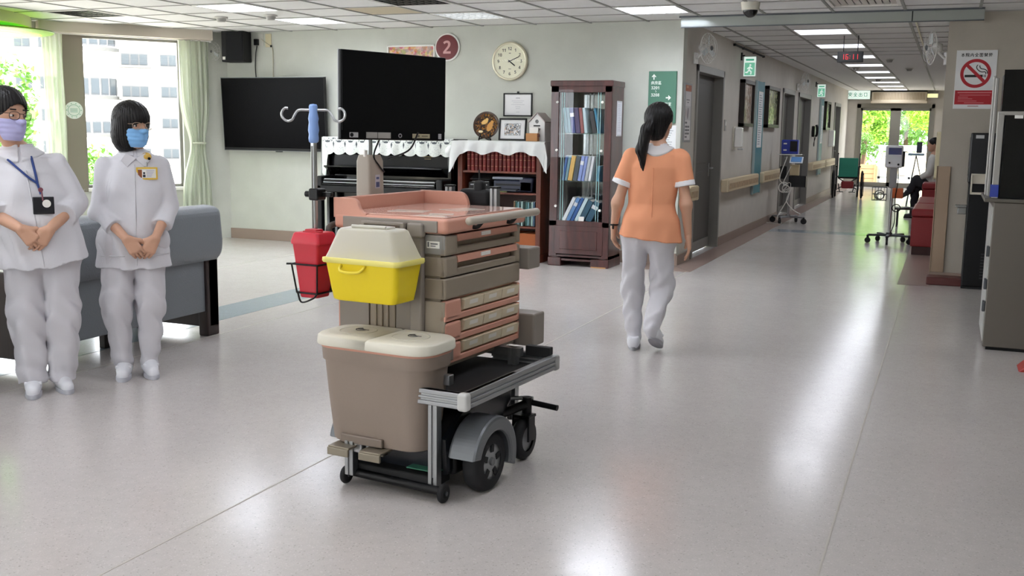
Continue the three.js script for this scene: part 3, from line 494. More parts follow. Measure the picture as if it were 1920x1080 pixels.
// ---------- low bookshelf with table cloth ----------
{
  const X0 = -4.97, X1 = -3.99, zf = -10.36, zb = -10.83;
  const b = thing('low_bookcase', 'reddish brown low bookcase under a white cloth', 'bookcase', [0, 0, 0]);
  mk('side_panel', span(X0, X0 + .055, 0, 1.27, zb, zf, .006), MAT.teak, b); mk('side_panel', span(X1 - .055, X1, 0, 1.27, zb, zf, .006), MAT.teak, b);
  mk('top', span(X0 - .02, X1 + .02, 1.255, 1.285, zb, zf + .02, .006), MAT.teak, b); mk('back_panel', span(X0, X1, .05, 1.26, zb, zb + .012), mat(0x3a2019, .6), b);
  for (const y of [.08, .36, .72, .945]) mk('shelf', span(X0 + .05, X1 - .05, y, y + .022, zb, zf - .015, .003), MAT.teak, b);
  mk('valance', ext([[X0 + .05, 1.17], [X0 + .2, 1.2], [X0 + .35, 1.185], [X0 + .5, 1.2], [X0 + .65, 1.185], [X1 - .2, 1.2], [X1 - .05, 1.17], [X1 - .05, 1.26], [X0 + .05, 1.26]], .018).translate(0, 0, zf - .02), MAT.teak, b);
  mk('plinth', [span(X0 - .01, X1 + .01, 0, .09, zb, zf + .012, .006)], MAT.teak, b);
  // cloth
  const c = thing('table_cloth', 'white cloth with hanging corners on the low bookcase', 'cloth', [(X0 + X1) / 2, 1.287, (zf + zb) / 2]), wx = (X1 - X0) / 2 + .05, wz = .27;
  const pos = [], idx = [], N = 60;
  for (let i = 0; i <= N; i++) { const u = i / N, x = -wx + u * 2 * wx, e = Math.min(u, 1 - u), corner = smooth(.09, .0, e); const d = .13 + .02 * Math.sin(u * 23) + .22 * corner; [[-.22, 0], [0, .002], [wz - .01, .003], [wz + .008, -.01], [wz + .012 + .015 * Math.sin(u * 37), -d * .5], [wz + .014 + .02 * Math.sin(u * 37 + .6), -d]].forEach(([z, y]) => pos.push(x + .03 * corner * Math.sign(u - .5) * (y < -.02 ? 1 : 0), y + .003 + (corner > .3 && y >= -.005 ? -.004 : 0), z)); }
  for (let i = 0; i < N; i++) for (let j = 0; j < 5; j++) { const a = i * 6 + j; idx.push(a, a + 1, a + 6, a + 1, a + 7, a + 6); }
  const g = new THREE.BufferGeometry(); g.setAttribute('position', new THREE.Float32BufferAttribute(pos, 3)); g.setIndex(idx); g.computeVertexNormals(); mk('cloth', g, mat(0xdfe0de, .85, { side: THREE.DoubleSide, bumpMap: fabricBump, bumpScale: .001 }), c);
  for (const s of [-1, 1]) { const q = []; const qi = []; for (let i = 0; i <= 8; i++) for (let j = 0; j < 4; j++) q.push(s * (wx + .004 + .02 * Math.sin(i * 1.3) * j / 3), .003 - j / 3 * (.12 + .2 * smooth(4, 8, i)), -.22 + i / 8 * (wz + .22)); for (let i = 0; i < 8; i++) for (let j = 0; j < 3; j++) { const a = i * 4 + j; qi.push(a, a + 4, a + 1, a + 1, a + 4, a + 5); } const qg = new THREE.BufferGeometry(); qg.setAttribute('position', new THREE.Float32BufferAttribute(q, 3)); qg.setIndex(qi); qg.computeVertexNormals(); mk('side_fall', qg, mat(0xd9dbd9, .85, { side: THREE.DoubleSide }), c); }
  // bound volumes
  const red = [0x6d1f1d, 0x7a2421, 0x641b1b].map((k) => mat(k, .5)), gilt = mat(0xb5835f, .4);
  for (let i = 0; i < 17; i++) {
    const x = X0 + .1 + i * .0475, h = .205 + .006 * hash(i, 1), k = thing('bound_book', 'dark red bound volume in the row on the upper shelf', 'book', [x + .02, .967, zf - .11], 0, 'red bound volumes on the low bookcase');
    mk('cover', [box(.04, h, .15, 0, h / 2, 0, .004), cyl(.02, .02, h, 0, h / 2, .072, 12)], red[i % 3], k); mk('spine_band', [box(.03, .004, .004, 0, h * .82, .092), box(.03, .004, .004, 0, h * .6, .092), box(.03, .004, .004, 0, h * .25, .092)], gilt, k); mk('pages', box(.034, .006, .14, 0, h, -.004), MAT.cream, k);
  }
  // printer and magazines
  const pr = thing('printer', 'dark blue desktop printer with yellow note on the lower shelf', 'printer', [-4.33, .744, zf - .2]);
  mk('body', [box(.46, .13, .32, 0, .065, .0, .02), box(.16, .16, .3, .15, .08, .01, .02)], mat(0x23283d, .45), pr); mk('lid', box(.36, .03, .3, -.06, .15, .02, .01), mat(0x7f8590, .4), pr); mk('paper_tray', at(box(.28, .012, .12, -.06, .05, .2), 0, 0, 0, .1), mat(0x33363c, .5), pr); mk('yellow_note', at(box(.1, .002, .05, -.09, .115, .178), 0, 0, 0, .5), mat(0xdfe0a2, .7), pr); mk('slot', box(.3, .02, .01, -.05, .08, .16), MAT.black, pr);
  const dv = thing('black_device', 'black open office machine beside the printer on the shelf', 'device', [-4.73, .744, zf - .18]); mk('body', [box(.26, .1, .28, 0, .05, 0, .02), at(box(.24, .012, .2, 0, .16, -.05), 0, 0, 0, .4)], MAT.blackMatte, dv); mk('feed_rail', [rod([-.1, .1, .1], [.1, .1, .1], .008), rod([-.1, .07, .14], [.1, .07, .14], .006)], MAT.silver, dv);
  const col = [0x2d5a55, 0x6f9aa0, 0x1d3b3a, 0x9fb9b4, 0x33506a, 0x7a5b3c];
  for (let i = 0; i < 10; i++) { const m = thing('magazine', `upright magazine with ${['deep teal', 'pale blue', 'dark green', 'pale grey-green', 'slate blue', 'brown'][i % 6]} spine under the printer`, 'magazine', [-4.16 + (i % 5) * .022 - (i > 4 ? .14 : 0), .383, zf - .12], 0, 'magazines under the printer'); mk('cover', box(.016, .27 - .02 * hash(i, 8), .2, 0, .135, 0, .002), mat(col[i % 6], .4), m); mk('pages', box(.012, .27 - .02 * hash(i, 8), .196, 0, .136, -.003), MAT.white, m); }
  const cb = thing('cardboard_box', 'orange-brown carton on the bottom shelf of the low bookcase', 'box', [-4.2, .103, zf - .2]); mk('carton', box(.34, .2, .3, 0, .1, 0, .004), mat(0xa5592c, .7), cb); mk('tape', box(.05, .002, .3, 0, .201, 0), mat(0xb98a55, .4), cb);
  // on top of the cloth
  const y = 1.293;
  const pl = thing('decorative_plate', 'round painted plate with gold birds on a black easel', 'plate', [-4.71, y, -10.55], .08);
  const plate = at(lathe([[0, 0], [.1, .002], [.135, .016], [.15, .022], [.15, .027], [.13, .02], [.1, .008], [0, .006]], 40), 0, 0, 0, Math.PI / 2); plate.translate(0, .165, 0); plate.rotateX(-.2); plate.translate(0, 0, .03);
  mk('dish', plate, mat(0x3a2413, .25), pl);
  mk('painting', at(at(new THREE.CircleGeometry(.132, 40), 0, .165, .016), 0, 0, .033, -.2), printed(canvasTex(256, 256, (x) => { x.fillStyle = '#2c1a0d'; x.fillRect(0, 0, 256, 256); for (let i = 0; i < 320; i++) { x.fillStyle = ['#6b3b12', '#a86419', '#c98a2c', '#43240f', '#7c5b1c', '#2a160b'][Math.floor(rnd() * 6)]; x.globalAlpha = .7; x.beginPath(); x.ellipse(rr(0, 256), rr(0, 256), rr(4, 16), rr(3, 9), rr(0, 3), 0, 7); x.fill(); } x.globalAlpha = 1; x.fillStyle = '#d9b06a'; x.beginPath(); x.ellipse(108, 92, 40, 24, -.5, 0, 7); x.fill(); x.beginPath(); x.arc(132, 66, 16, 0, 7); x.fill(); x.fillStyle = '#c8924c'; x.beginPath(); x.ellipse(168, 142, 30, 54, .35, 0, 7); x.fill(); x.beginPath(); x.arc(190, 92, 17, 0, 7); x.fill(); x.fillStyle = '#f0dcae'; x.beginPath(); x.ellipse(70, 196, 26, 13, 0, 0, 7); x.fill(); }), .25), pl);
  mk('easel', [tube([[-.07, 0, .06], [-.06, .03, .07], [-.05, .1, .0], [-.03, .2, -.05]], .008, 14, 6), tube([[.07, 0, .06], [.06, .03, .07], [.05, .1, .0], [.03, .2, -.05]], .008, 14, 6), tube([[-.07, .015, .06], [0, .03, .03], [.07, .015, .06]], .007, 12, 6), rod([0, .02, .03], [0, .0, -.1], .007)], MAT.black, pl);
  const ph = frame('photo_frame', 'black-framed group photograph standing on the white cloth', 'photo frame', -4.385, y + .122, -10.52, .32, .24, canvasTex(256, 190, (x) => { x.fillStyle = '#dedede'; x.fillRect(0, 0, 256, 190); x.fillStyle = '#9ea0a3'; x.fillRect(42, 34, 172, 122); for (let i = 0; i < 150; i++) { x.fillStyle = ['#3a3b40', '#f0f0ee', '#6d6f74', '#bfa48e', '#d9dadc'][Math.floor(rnd() * 5)]; x.fillRect(42 + rnd() * 160, 34 + rnd() * 108, 6 + rnd() * 8, 6 + rnd() * 10); } }), .018, MAT.black, .02, 0, -.12, [at(box(.06, .2, .004, 0, -.02, -.035), 0, 0, 0, .3)]);
  const hb = thing('suggestion_box', 'white house-shaped suggestion box with slot', 'box', [-4.09, y, -10.58], -.15);
  mk('body', ext([[-.095, 0], [.095, 0], [.095, .2], [0, .29], [-.095, .2]], .15, .002).translate(0, 0, -.075), mat(0xdad8d6, .4), hb); mk('roof', [at(box(.145, .012, .18, -.053, .25, 0, .003), 0, 0, 0), ].map((g) => g.translate(.053, -.25, 0).rotateZ(.76).translate(-.053, .252, 0)).concat([box(.145, .012, .18, 0, 0, 0, .003).rotateZ(-.76).translate(.053, .252, 0)]), mat(0xb3a7a4, .4), hb);
  mk('slot', box(.08, .014, .004, 0, .165, .079), MAT.black, hb); mk('emblem', [tor(.016, .004, 0, .21, .079), box(.012, .02, .004, 0, .21, .079)], mat(0x6a6a6a, .5), hb);
  mk('caption', [box(.014, .016, .003, -.036, .13, .079), box(.014, .016, .003, -.012, .13, .079), box(.014, .016, .003, .012, .13, .079), box(.014, .016, .003, .036, .13, .079)], mat(0x77767a, .5), hb);
  const ch = thing('card_holder', 'tan leather holder with white cards in front of the suggestion box', 'card holder', [-4.13, y, -10.46], -.1); mk('holder', [span(-.07, .07, 0, .085, -.02, .03, .004)], mat(0xb07a45, .5), ch); mk('cards', [at(box(.1, .1, .006, 0, .1, -.01), 0, 0, 0, -.15), at(box(.1, .09, .004, .01, .095, .005), 0, 0, 0, -.1)], MAT.white, ch); mk('clip', box(.02, .03, .035, .07, .06, .005, .004), mat(0x6d3a30, .5), ch);
}
// ---------- tall glass bookcase ----------
{
  const x0 = -3.845, x1 = -3.19, zf = -10.25, zb = -10.66, c = thing('display_bookcase', 'tall dark rosewood bookcase with a glass front', 'bookcase', [0, 0, 0]), m = MAT.rosewood;
  mk('side_panel', span(x0, x0 + .03, .08, 1.9, zb, zf, .004), m, c); mk('side_panel', span(x1 - .03, x1, .08, 1.9, zb, zf, .004), m, c);
  mk('cornice', span(x0 - .012, x1 + .012, 1.86, 1.92, zb, zf + .012, .01), m, c); mk('base_box', span(x0, x1, .08, .12, zb, zf), m, c);
  mk('back_mirror', span(x0 + .02, x1 - .02, .46, 1.87, zb, zb + .01), mat(0x8e9496, .08, { metalness: .9 }), c);
  const fr = mk('door_frame', [span(x0, x0 + .085, .1, 1.87, zf - .02, zf + .006, .004), span(x1 - .075, x1, .1, 1.87, zf - .02, zf + .006, .004), span(x0, x1, 1.8, 1.87, zf - .02, zf + .006, .004), span(x0, x1, .42, .48, zf - .02, zf + .006, .004)], m, c);
  mk('glass_pane', at(new THREE.PlaneGeometry(.5, 1.34), (x0 + x1) / 2, 1.14, zf - .006), MAT.glass, c);
  mk('lower_panel', [span(x0 + .06, x1 - .06, .13, .43, zf - .01, zf + .012, .006), span(x0 + .12, x1 - .12, .18, .38, zf, zf + .02, .008)], m, c);
  mk('foot', [span(x0 - .01, x0 + .14, 0, .09, zb, zf + .012, .012)], m, c); mk('foot', [span(x1 - .19, x1 + .01, 0, .09, zb, zf + .012, .012)], m, c); mk('apron', span(x0 + .1, x1 - .1, .06, .1, zf - .02, zf), m, c);
  mk('chipped_edge', span(x1 - .18, x1 - .02, .0, .012, zf + .008, zf + .016), mat(0xb98a58, .7), c);
  const gs = mat(0xcfe4e2, .05, { transmission: .9 });
  for (const y of [.885, 1.375]) mk('glass_shelf', span(x0 + .04, x1 - .04, y, y + .01, zb + .02, zf - .03), gs, c);
  mk('bottom_shelf', span(x0 + .03, x1 - .03, .45, .475, zb, zf - .02), m, c);
  for (const x of [x0 + .115, x0 + .14, x1 - .15, x1 - .125]) mk('glass_edge_strip', span(x, x + .007, .48, 1.8, zf - .005, zf - .001), mat(0x8fb3b5, .15), c);
  for (const [x, y] of [[x0 + .07, 1.7], [x0 + .07, 1.21], [x0 + .07, .63], [x1 - .1, 1.7], [x1 - .1, 1.21], [x1 - .1, .6]]) mk('glass_stud', cyl(.014, .012, .014, x, y, zf + .012, 14, Math.PI / 2), MAT.white, c);
  mk('centre_strip', [span(-3.56, -3.55, .48, 1.8, zb + .011, zb + .014), span(-3.52, -3.51, .48, 1.8, zb + .011, zb + .014)], mat(0xd5d8d6, .4), c);
  const pk = thing('paper_notice', 'white paper in a sleeve on the side of the glass bookcase', 'notice', [x1, 1.54, -10.5], Math.PI / 2); mk('sleeve', box(.17, .36, .006, 0, 0, .004, .002), mat(0xd9dadf, .25), pk); sheet('print', .15, .33, 0, 0, .0078, canvasTex(128, 280, (x) => { x.fillStyle = '#e6e6ee'; x.fillRect(0, 0, 128, 280); for (let i = 0; i < 16; i++) rule(x, 14, 20 + i * 15, 70 + hash(i, 4) * 30, 3, '#b3b4bf'); }), pk);
  const bk = (name, label, x, y, h, w, tilt, hex, band) => {
    const g = new THREE.Group(); const o = thing('booklet', label, 'book', [x, y, zf - .13], 0, 'books in the glass bookcase'); o.rotation.z = tilt;
    mk('cover', box(w, h, .2, 0, h / 2, 0, .003), mat(hex, .45), o); mk('pages', box(w * .7, h - .004, .194, 0, h / 2 + .003, -.004), MAT.white, o); if (band) mk('label_band', box(w * 1.02, .04, .012, 0, h * .72, .0955), mat(band, .5), o);
  };
  const names = { 0x6f97a5: 'pale teal', 0x3c4a86: 'indigo', 0x4a3f66: 'dark violet', 0x8b4f4f: 'brick red', 0xb9d0d6: 'pale grey-blue', 0x22262e: 'black', 0x2f7da0: 'bright blue', 0xc9a458: 'mustard', 0x3a4650: 'slate grey', 0x7f92c8: 'periwinkle', 0xa9b0b4: 'light grey', 0x2c5c9a: 'deep blue', 0x5b86b8: 'sky blue', 0xd3d8dc: 'off-white', 0x245066: 'petrol blue' };
  const row = (shelf, y, list, tilt, x, h) => list.forEach(([hex, w, band, dh = 0], i) => { bk('b', `${names[hex]} booklet on the ${shelf} shelf of the glass bookcase`, x + w / 2, y, h + dh, w * .9, tilt, hex, band); x += (w + .003) / Math.cos(tilt); });
  row('top', 1.387, [[0x6f97a5, .035], [0x6f97a5, .03], [0x3c4a86, .045, 0xe4e4ea], [0x4a3f66, .05], [0x8b4f4f, .035], [0xb9d0d6, .032]], .12, -3.7, .26);
  row('top', 1.387, [[0x22262e, .05, 0, -.03], [0x2f7da0, .022]], .2, -3.4, .26);
  row('middle', .897, [[0x2c5c9a, .03], [0x6f97a5, .03], [0xc9a458, .05], [0x3a4650, .05], [0x7f92c8, .04, 0xd3d8dc], [0x7f92c8, .03], [0xa9b0b4, .035], [0xd3d8dc, .03]], -.16, -3.73, .26);
  row('middle', .897, [[0x2f7da0, .03, 0, -.1]], -.1, -3.35, .26);
  row('bottom', .477, [[0xd3d8dc, .04], [0x5b86b8, .04, 0xd3d8dc], [0x2c5c9a, .035], [0xb9d0d6, .04], [0x245066, .06, 0, -.03], [0x245066, .07, 0xd3d8dc, -.04]], -.45, -3.72, .27);
  const cd = thing('white_card', 'small white card standing on the bottom shelf of the glass bookcase', 'card', [-3.5, .477, zf - .02]); mk('card', at(box(.06, .05, .003, 0, .025, 0), 0, 0, 0, -.2), MAT.white, cd); mk('foot', box(.05, .004, .02, 0, .002, -.01), MAT.white, cd);
}

// ---------- by the windows ----------
function drape(s0, s1, y0, y1, folds, tie) {   // hanging cloth with folds, in the window wall's frame
  const NU = folds * 10, NV = 40, pos = [], idx = [], half = (s1 - s0) / 2, mid = (s0 + s1) / 2;
  for (let j = 0; j <= NV; j++) for (let i = 0; i <= NU; i++) {
    const v = j / NV, y = lerp(y1, y0, v), u = i / NU * 2 - 1, q = tie ? 1 - tie.pinch * Math.exp(-(((y - tie.y) / .32) ** 2)) : 1, a = i / NU * folds * Math.PI * 2;
    pos.push(mid + u * half * q + (tie ? tie.shift * (1 - q) : 0) + .006 * Math.sin(v * 9 + i), y, -.11 + (.028 + .012 * Math.sin(i * .7)) * Math.sin(a + .8 * Math.sin(v * 3)) * (.55 + .45 * q) - (tie ? .02 * (1 - q) : 0));
  }
  for (let j = 0; j < NV; j++) for (let i = 0; i < NU; i++) { const a = j * (NU + 1) + i; idx.push(a, a + NU + 1, a + 1, a + 1, a + NU + 1, a + NU + 2); }
  const g = new THREE.BufferGeometry(); g.setAttribute('position', new THREE.Float32BufferAttribute(pos, 3)); g.setIndex(idx); g.computeVertexNormals(); return g;
}
{
  const green = mat(0xd8decd, .9, { side: THREE.DoubleSide, transmission: .3 }), wr = deg(-125.8);
  const c1 = thing('curtain', 'pale green curtain tied back at the window edge by the wall', 'curtain', [WP[0], 0, WP[1]], wr); mk('drape', drape(.0, .37, .42, 2.44, 6, { y: 1.18, pinch: .5, shift: -.04 }), green, c1); mk('tie_back', tor(.075, .012, .15, 1.2, -.12, Math.PI / 2, 0, 0, 8, 20), mat(0xd7dcc8, .8), c1);
  const c2 = thing('curtain', 'pale green curtain hanging straight beside the window column', 'curtain', [WP[0], 0, WP[1]], wr); mk('drape', drape(1.66, 1.88, .5, 2.44, 4), green, c2);
  const r = thing('curtain_rail', 'white curtain rail beneath the window soffit', 'rail', [WP[0], 0, WP[1]], wr); mk('rail', span(-.02, 2.6, 2.425, 2.44, -.13, -.09), MAT.white, r); mk('end_stop', box(.02, .03, .05, -.02, 2.43, -.11), MAT.white, r);
  const d = thing('round_decal', 'round white notice with green print on the window column', 'notice', [WP[0], 0, WP[1]], wr);
  mk('disc', cyl(.1, .1, .004, 1.56, 1.57, -.033, 36, Math.PI / 2), mat(0xe6ece6, .4), d);
  const tx = canvasTex(256, 256, (x) => { x.fillStyle = '#eaf0ea'; x.fillRect(0, 0, 256, 256); x.strokeStyle = '#8fb9a4'; x.lineWidth = 8; x.beginPath(); x.arc(128, 128, 84, 0, 7); x.stroke(); for (let i = 0; i < 10; i++) { x.fillStyle = '#9cc2ae'; x.beginPath(); x.arc(128 + Math.cos(i * .628) * 106, 128 + Math.sin(i * .628) * 106, 9, 0, 7); x.fill(); } for (let i = 0; i < 3; i++) rule(x, 74, 104 + i * 22, 108, 9, '#7fae9b'); });
  mk('print', at(new THREE.CircleGeometry(.096, 36), 1.56, 1.57, -.0355, 0, Math.PI), printed(tx, .4), d);
  // hanging round lamp
  const l = thing('pendant_lamp', 'round bright green and yellow-green hanging lamp near the windows', 'lamp', [-9.6, 2.36, -8.1]);
  const em = (c, k) => mat(c, .4, { emissive: c, emissiveIntensity: k });
  mk('lamp_core', cyl(.56, .56, .03, 0, -.002, 0, 48), em(0x3fce1c, .8), l); mk('lamp_ring', [at(lathe([[.56, -.016], [.73, -.012], [.73, .012], [.56, .014]], 48))], em(0xb8e81c, .8), l); mk('lamp_rim', at(lathe([[.73, -.012], [.84, .004], [.86, .02], [.73, .02]], 48)), mat(0x8fbf2c, .4), l);
  mk('suspension_wire', [rod([.3, .01, 0], [.3, .08, 0], .004), rod([-.3, .01, .2], [-.3, .08, .2], .004), rod([-.1, .01, -.4], [-.1, .08, -.4], .004)], MAT.steel, l);
}
// ---------- sofas, seen from behind ----------
function sofa(label, z0, z1, x = -4.56) {
  const L = z1 - z0, s = thing('sofa', label, 'sofa', [x, 0, (z0 + z1) / 2]);
  const leather = mat(0x787d83, .42, { bumpMap: leatherBump, bumpScale: .0012, metres: true }), h = L / 2;
  for (const k of [-1, 1]) mk('side_frame', [span(-.7, 0, .06, .57, k * h - k * .0, k * (h - .1), .008), span(-.08, -.0, 0, .58, k * h, k * (h - .12), .01), span(-.7, -.62, 0, .57, k * h, k * (h - .1), .01)], MAT.darkwood, s);
  mk('back_panel', span(-.06, -.02, .17, .6, -h + .11, h - .11, .01), leather, s);
  const prof = new THREE.Shape(); prof.moveTo(-.17, .54); prof.lineTo(.0, .55); prof.quadraticCurveTo(.035, .58, .03, .66); prof.lineTo(.018, .82); prof.quadraticCurveTo(.0, .915, -.07, .915); prof.quadraticCurveTo(-.15, .91, -.18, .8); prof.closePath();
  const back = ext(prof, L + .0 - .06, .03, 10).translate(0, 0, -h + .03), p = back.attributes.position;
  for (let i = 0; i < p.count; i++) { const e = Math.abs(p.getZ(i)) / h, y = p.getY(i); if (e > .93) p.setY(i, y - .0 - Math.max(0, y - .85) * .6); } back.computeVertexNormals();
  mk('back_cushion', back, leather, s); mk('piping', [tube([[.016, .835, -h + .02], [.018, .842, 0], [.016, .835, h - .02]], .006, 30, 6), tube([[-.002, .553, -h + .02], [-.002, .552, 0], [-.002, .553, h - .02]], .006, 20, 6)], mat(0x44494e, .5), s);
  mk('seat_cushion', box(.56, .16, L - .24, -.42, .36, 0, .05), leather, s); mk('front_board', span(-.69, -.66, .14, .3, -h + .1, h - .1, .01), MAT.darkwood, s);
  mk('centre_leg', box(.05, .17, .05, -.35, .085, 0, .006), MAT.darkwood, s);
}
sofa('grey leather sofa with dark wood legs behind the two nurses in white', -5.73, -4.33);
sofa('grey leather sofa nearest the spectacled nurse, only its dark leg showing', -3.96, -2.6, -4.63);
// ---------- small things on the ceiling ----------
{
  const d = thing('dome_camera', 'white dome camera with dark bubble on the hall ceiling', 'camera', [-1.71, 2.55, -9.5]); mk('housing', cyl(.075, .085, .07, 0, -.035, 0, 32), mat(0xd6d2c4, .4), d); mk('dome', at(new THREE.SphereGeometry(.065, 28, 14, 0, 6.3, Math.PI / 2, Math.PI / 2), 0, -.068, 0), mat(0x1c1c1c, .08), d);
  for (const [x, z, l] of [[-7.22, -9.25, 'small grey ceiling detector left of the lit light above the television'], [-6.57, -9.22, 'small grey ceiling detector beside the lit light above the television']]) { const s = thing('ceiling_detector', l, 'detector', [x, 2.55, z]); mk('base', cyl(.07, .07, .014, 0, -.007, 0, 24), mat(0xc9c8c2, .5), s); mk('sensor', cyl(.04, .055, .035, 0, -.03, 0, 24), mat(0x9c9b95, .5), s); }
  [[-1.6, -19.2], [-.95, -17.2], [-.75, -19.6], [-1.5, -23.5]].forEach(([x, z]) => { const s = thing('ceiling_detector', 'round smoke detector on the corridor ceiling', 'detector', [x, 2.552, z], 0, 'smoke detectors along the corridor'); mk('base', cyl(.07, .07, .012, 0, -.006, 0, 20), mat(0xd5d3cc, .5), s); mk('sensor', cyl(.035, .055, .04, 0, -.03, 0, 20), mat(0x8e8c86, .5), s); });
  const g = thing('air_grille', 'square slatted air return grille in the hall ceiling', 'vent', [(gx(-3) + gx(-2)) / 2, 2.553, -9.82]); mk('frame', [span(-.3, -.27, -.004, .03, -.3, .3), span(.27, .3, -.004, .03, -.3, .3), span(-.27, .27, -.004, .03, -.3, -.27), span(-.27, .27, -.004, .03, .27, .3)], MAT.white, g); for (let i = 0; i < 9; i++) mk('slat', at(box(.05, .003, .54, -.24 + i * .06, .012, 0), 0, 0, 0), mat(0xcdc6bd, .5), g); mk('backing', box(.56, .004, .56, 0, .028, 0), MAT.blackMatte, g);
  const sc = thing('smoke_curtain', 'glossy glass smoke barrier hanging across the corridor mouth', 'barrier', [-1.1, 0, -10.46]); mk('glass_band', span(-1.46, 1.3, 2.445, 2.55, -.006, .006), mat(0xa9ada8, .14, { metalness: .3 }), sc); mk('top_rail', span(-1.48, 1.3, 2.535, 2.552, -.012, .012), MAT.darkSteel, sc); mk('bottom_rail', span(-1.46, 1.3, 2.437, 2.446, -.01, .01), MAT.darkSteel, sc); mk('joint', span(.69, .7, 2.44, 2.55, -.008, .01), MAT.black, sc);
  const cd = thing('ceiling_conduit', 'thin cream conduit running along the corridor ceiling', 'conduit', [-.41, 2.545, -14.8]); mk('pipe', box(.018, .014, 6.8, 0, 0, 0, .004), mat(0xe6dfc4, .5), cd); for (let i = 0; i < 4; i++) mk('clip', box(.03, .018, .02, 0, .002, -3 + i * 2), MAT.white, cd);
  const tr = thing('curtain_track', 'short dark track high on the corridor wall', 'track', [-2.6, 2.51, -14.6]); mk('track', box(.02, .018, 2.3, 0, 0, 0), MAT.blackMatte, tr); for (const z of [-1.1, -.3, .5, 1.1]) mk('bracket', box(.03, .03, .03, -.005, 0, z), MAT.blackMatte, tr);
  const c = thing('led_clock', 'black hanging digital clock with red digits', 'clock', [-1.155, 2.305, -13]); mk('case', [box(.29, .125, .05, 0, 0, 0, .006)], MAT.blackMatte, c); mk('hanger', [rod([-.08, .06, 0], [-.08, .245, 0], .005), rod([.08, .06, 0], [.08, .245, 0], .005)], MAT.black, c);
  const led = canvasTex(320, 128, (x) => { x.fillStyle = '#000'; x.fillRect(0, 0, 320, 128); const seg = { 1: 'bc', 6: 'acdefg' }, put = (ch, px) => { const w = 36, h = 76, y = 26, S = { a: [px, y, w, 8], b: [px + w - 8, y, 8, h / 2], c: [px + w - 8, y + h / 2, 8, h / 2], d: [px, y + h - 8, w, 8], e: [px, y + h / 2, 8, h / 2], f: [px, y, 8, h / 2], g: [px, y + h / 2 - 4, w, 8] }; x.fillStyle = '#ff2233'; for (const q of seg[ch]) x.fillRect(...S[q]); }; put(1, 36); put(6, 96); put(1, 176); put(1, 236); x.fillRect(152, 48, 9, 9); x.fillRect(152, 78, 9, 9); });
  mk('display', at(new THREE.PlaneGeometry(.25, .1), 0, 0, .0256), mat(0x000000, .4, { emissive: 0xffffff, emissiveMap: led, emissiveIntensity: .9 }), c);
}
// ---------- corridor, left wall ----------
const onLeft = [-2.62, Math.PI / 2];   // faces +x
function handrail(label, z0, z1) {
  const h = thing('handrail', label, 'handrail', [-2.62, .75, (z0 + z1) / 2], Math.PI / 2, 'corridor handrails'), w = Math.abs(z1 - z0) / 2;
  mk('rail', [box(2 * w, .15, .05, 0, 0, .075, .012), box(2 * w - .1, .02, .07, 0, .075, .065, .008)], mat(0xd4c2a0, .5), h); mk('wood_inset', box(2 * w - .16, .07, .01, 0, -.005, .1, .003), MAT.oak, h);
  for (const s of [-1, 1]) mk('end_cap', box(.06, .16, .1, s * (w - .02), 0, .05, .02), mat(0xd9c9aa, .5), h); for (const s of [-.5, .5]) mk('bracket', box(.05, .06, .06, s * w, -.03, .03, .006), MAT.silver, h);
}
handrail('short wooden handrail beside the corner by the first dark door', -11.4, -10.95); handrail('wooden handrail under the hand gel dispenser', -15.3, -13.06); handrail('wooden handrail running up to the blue monitor stand', -17.75, -15.75); handrail('wooden handrail beneath the black wall telephone', -24.0, -21.75); handrail('wooden handrail behind the green wheelchair', -26.1, -24.2);
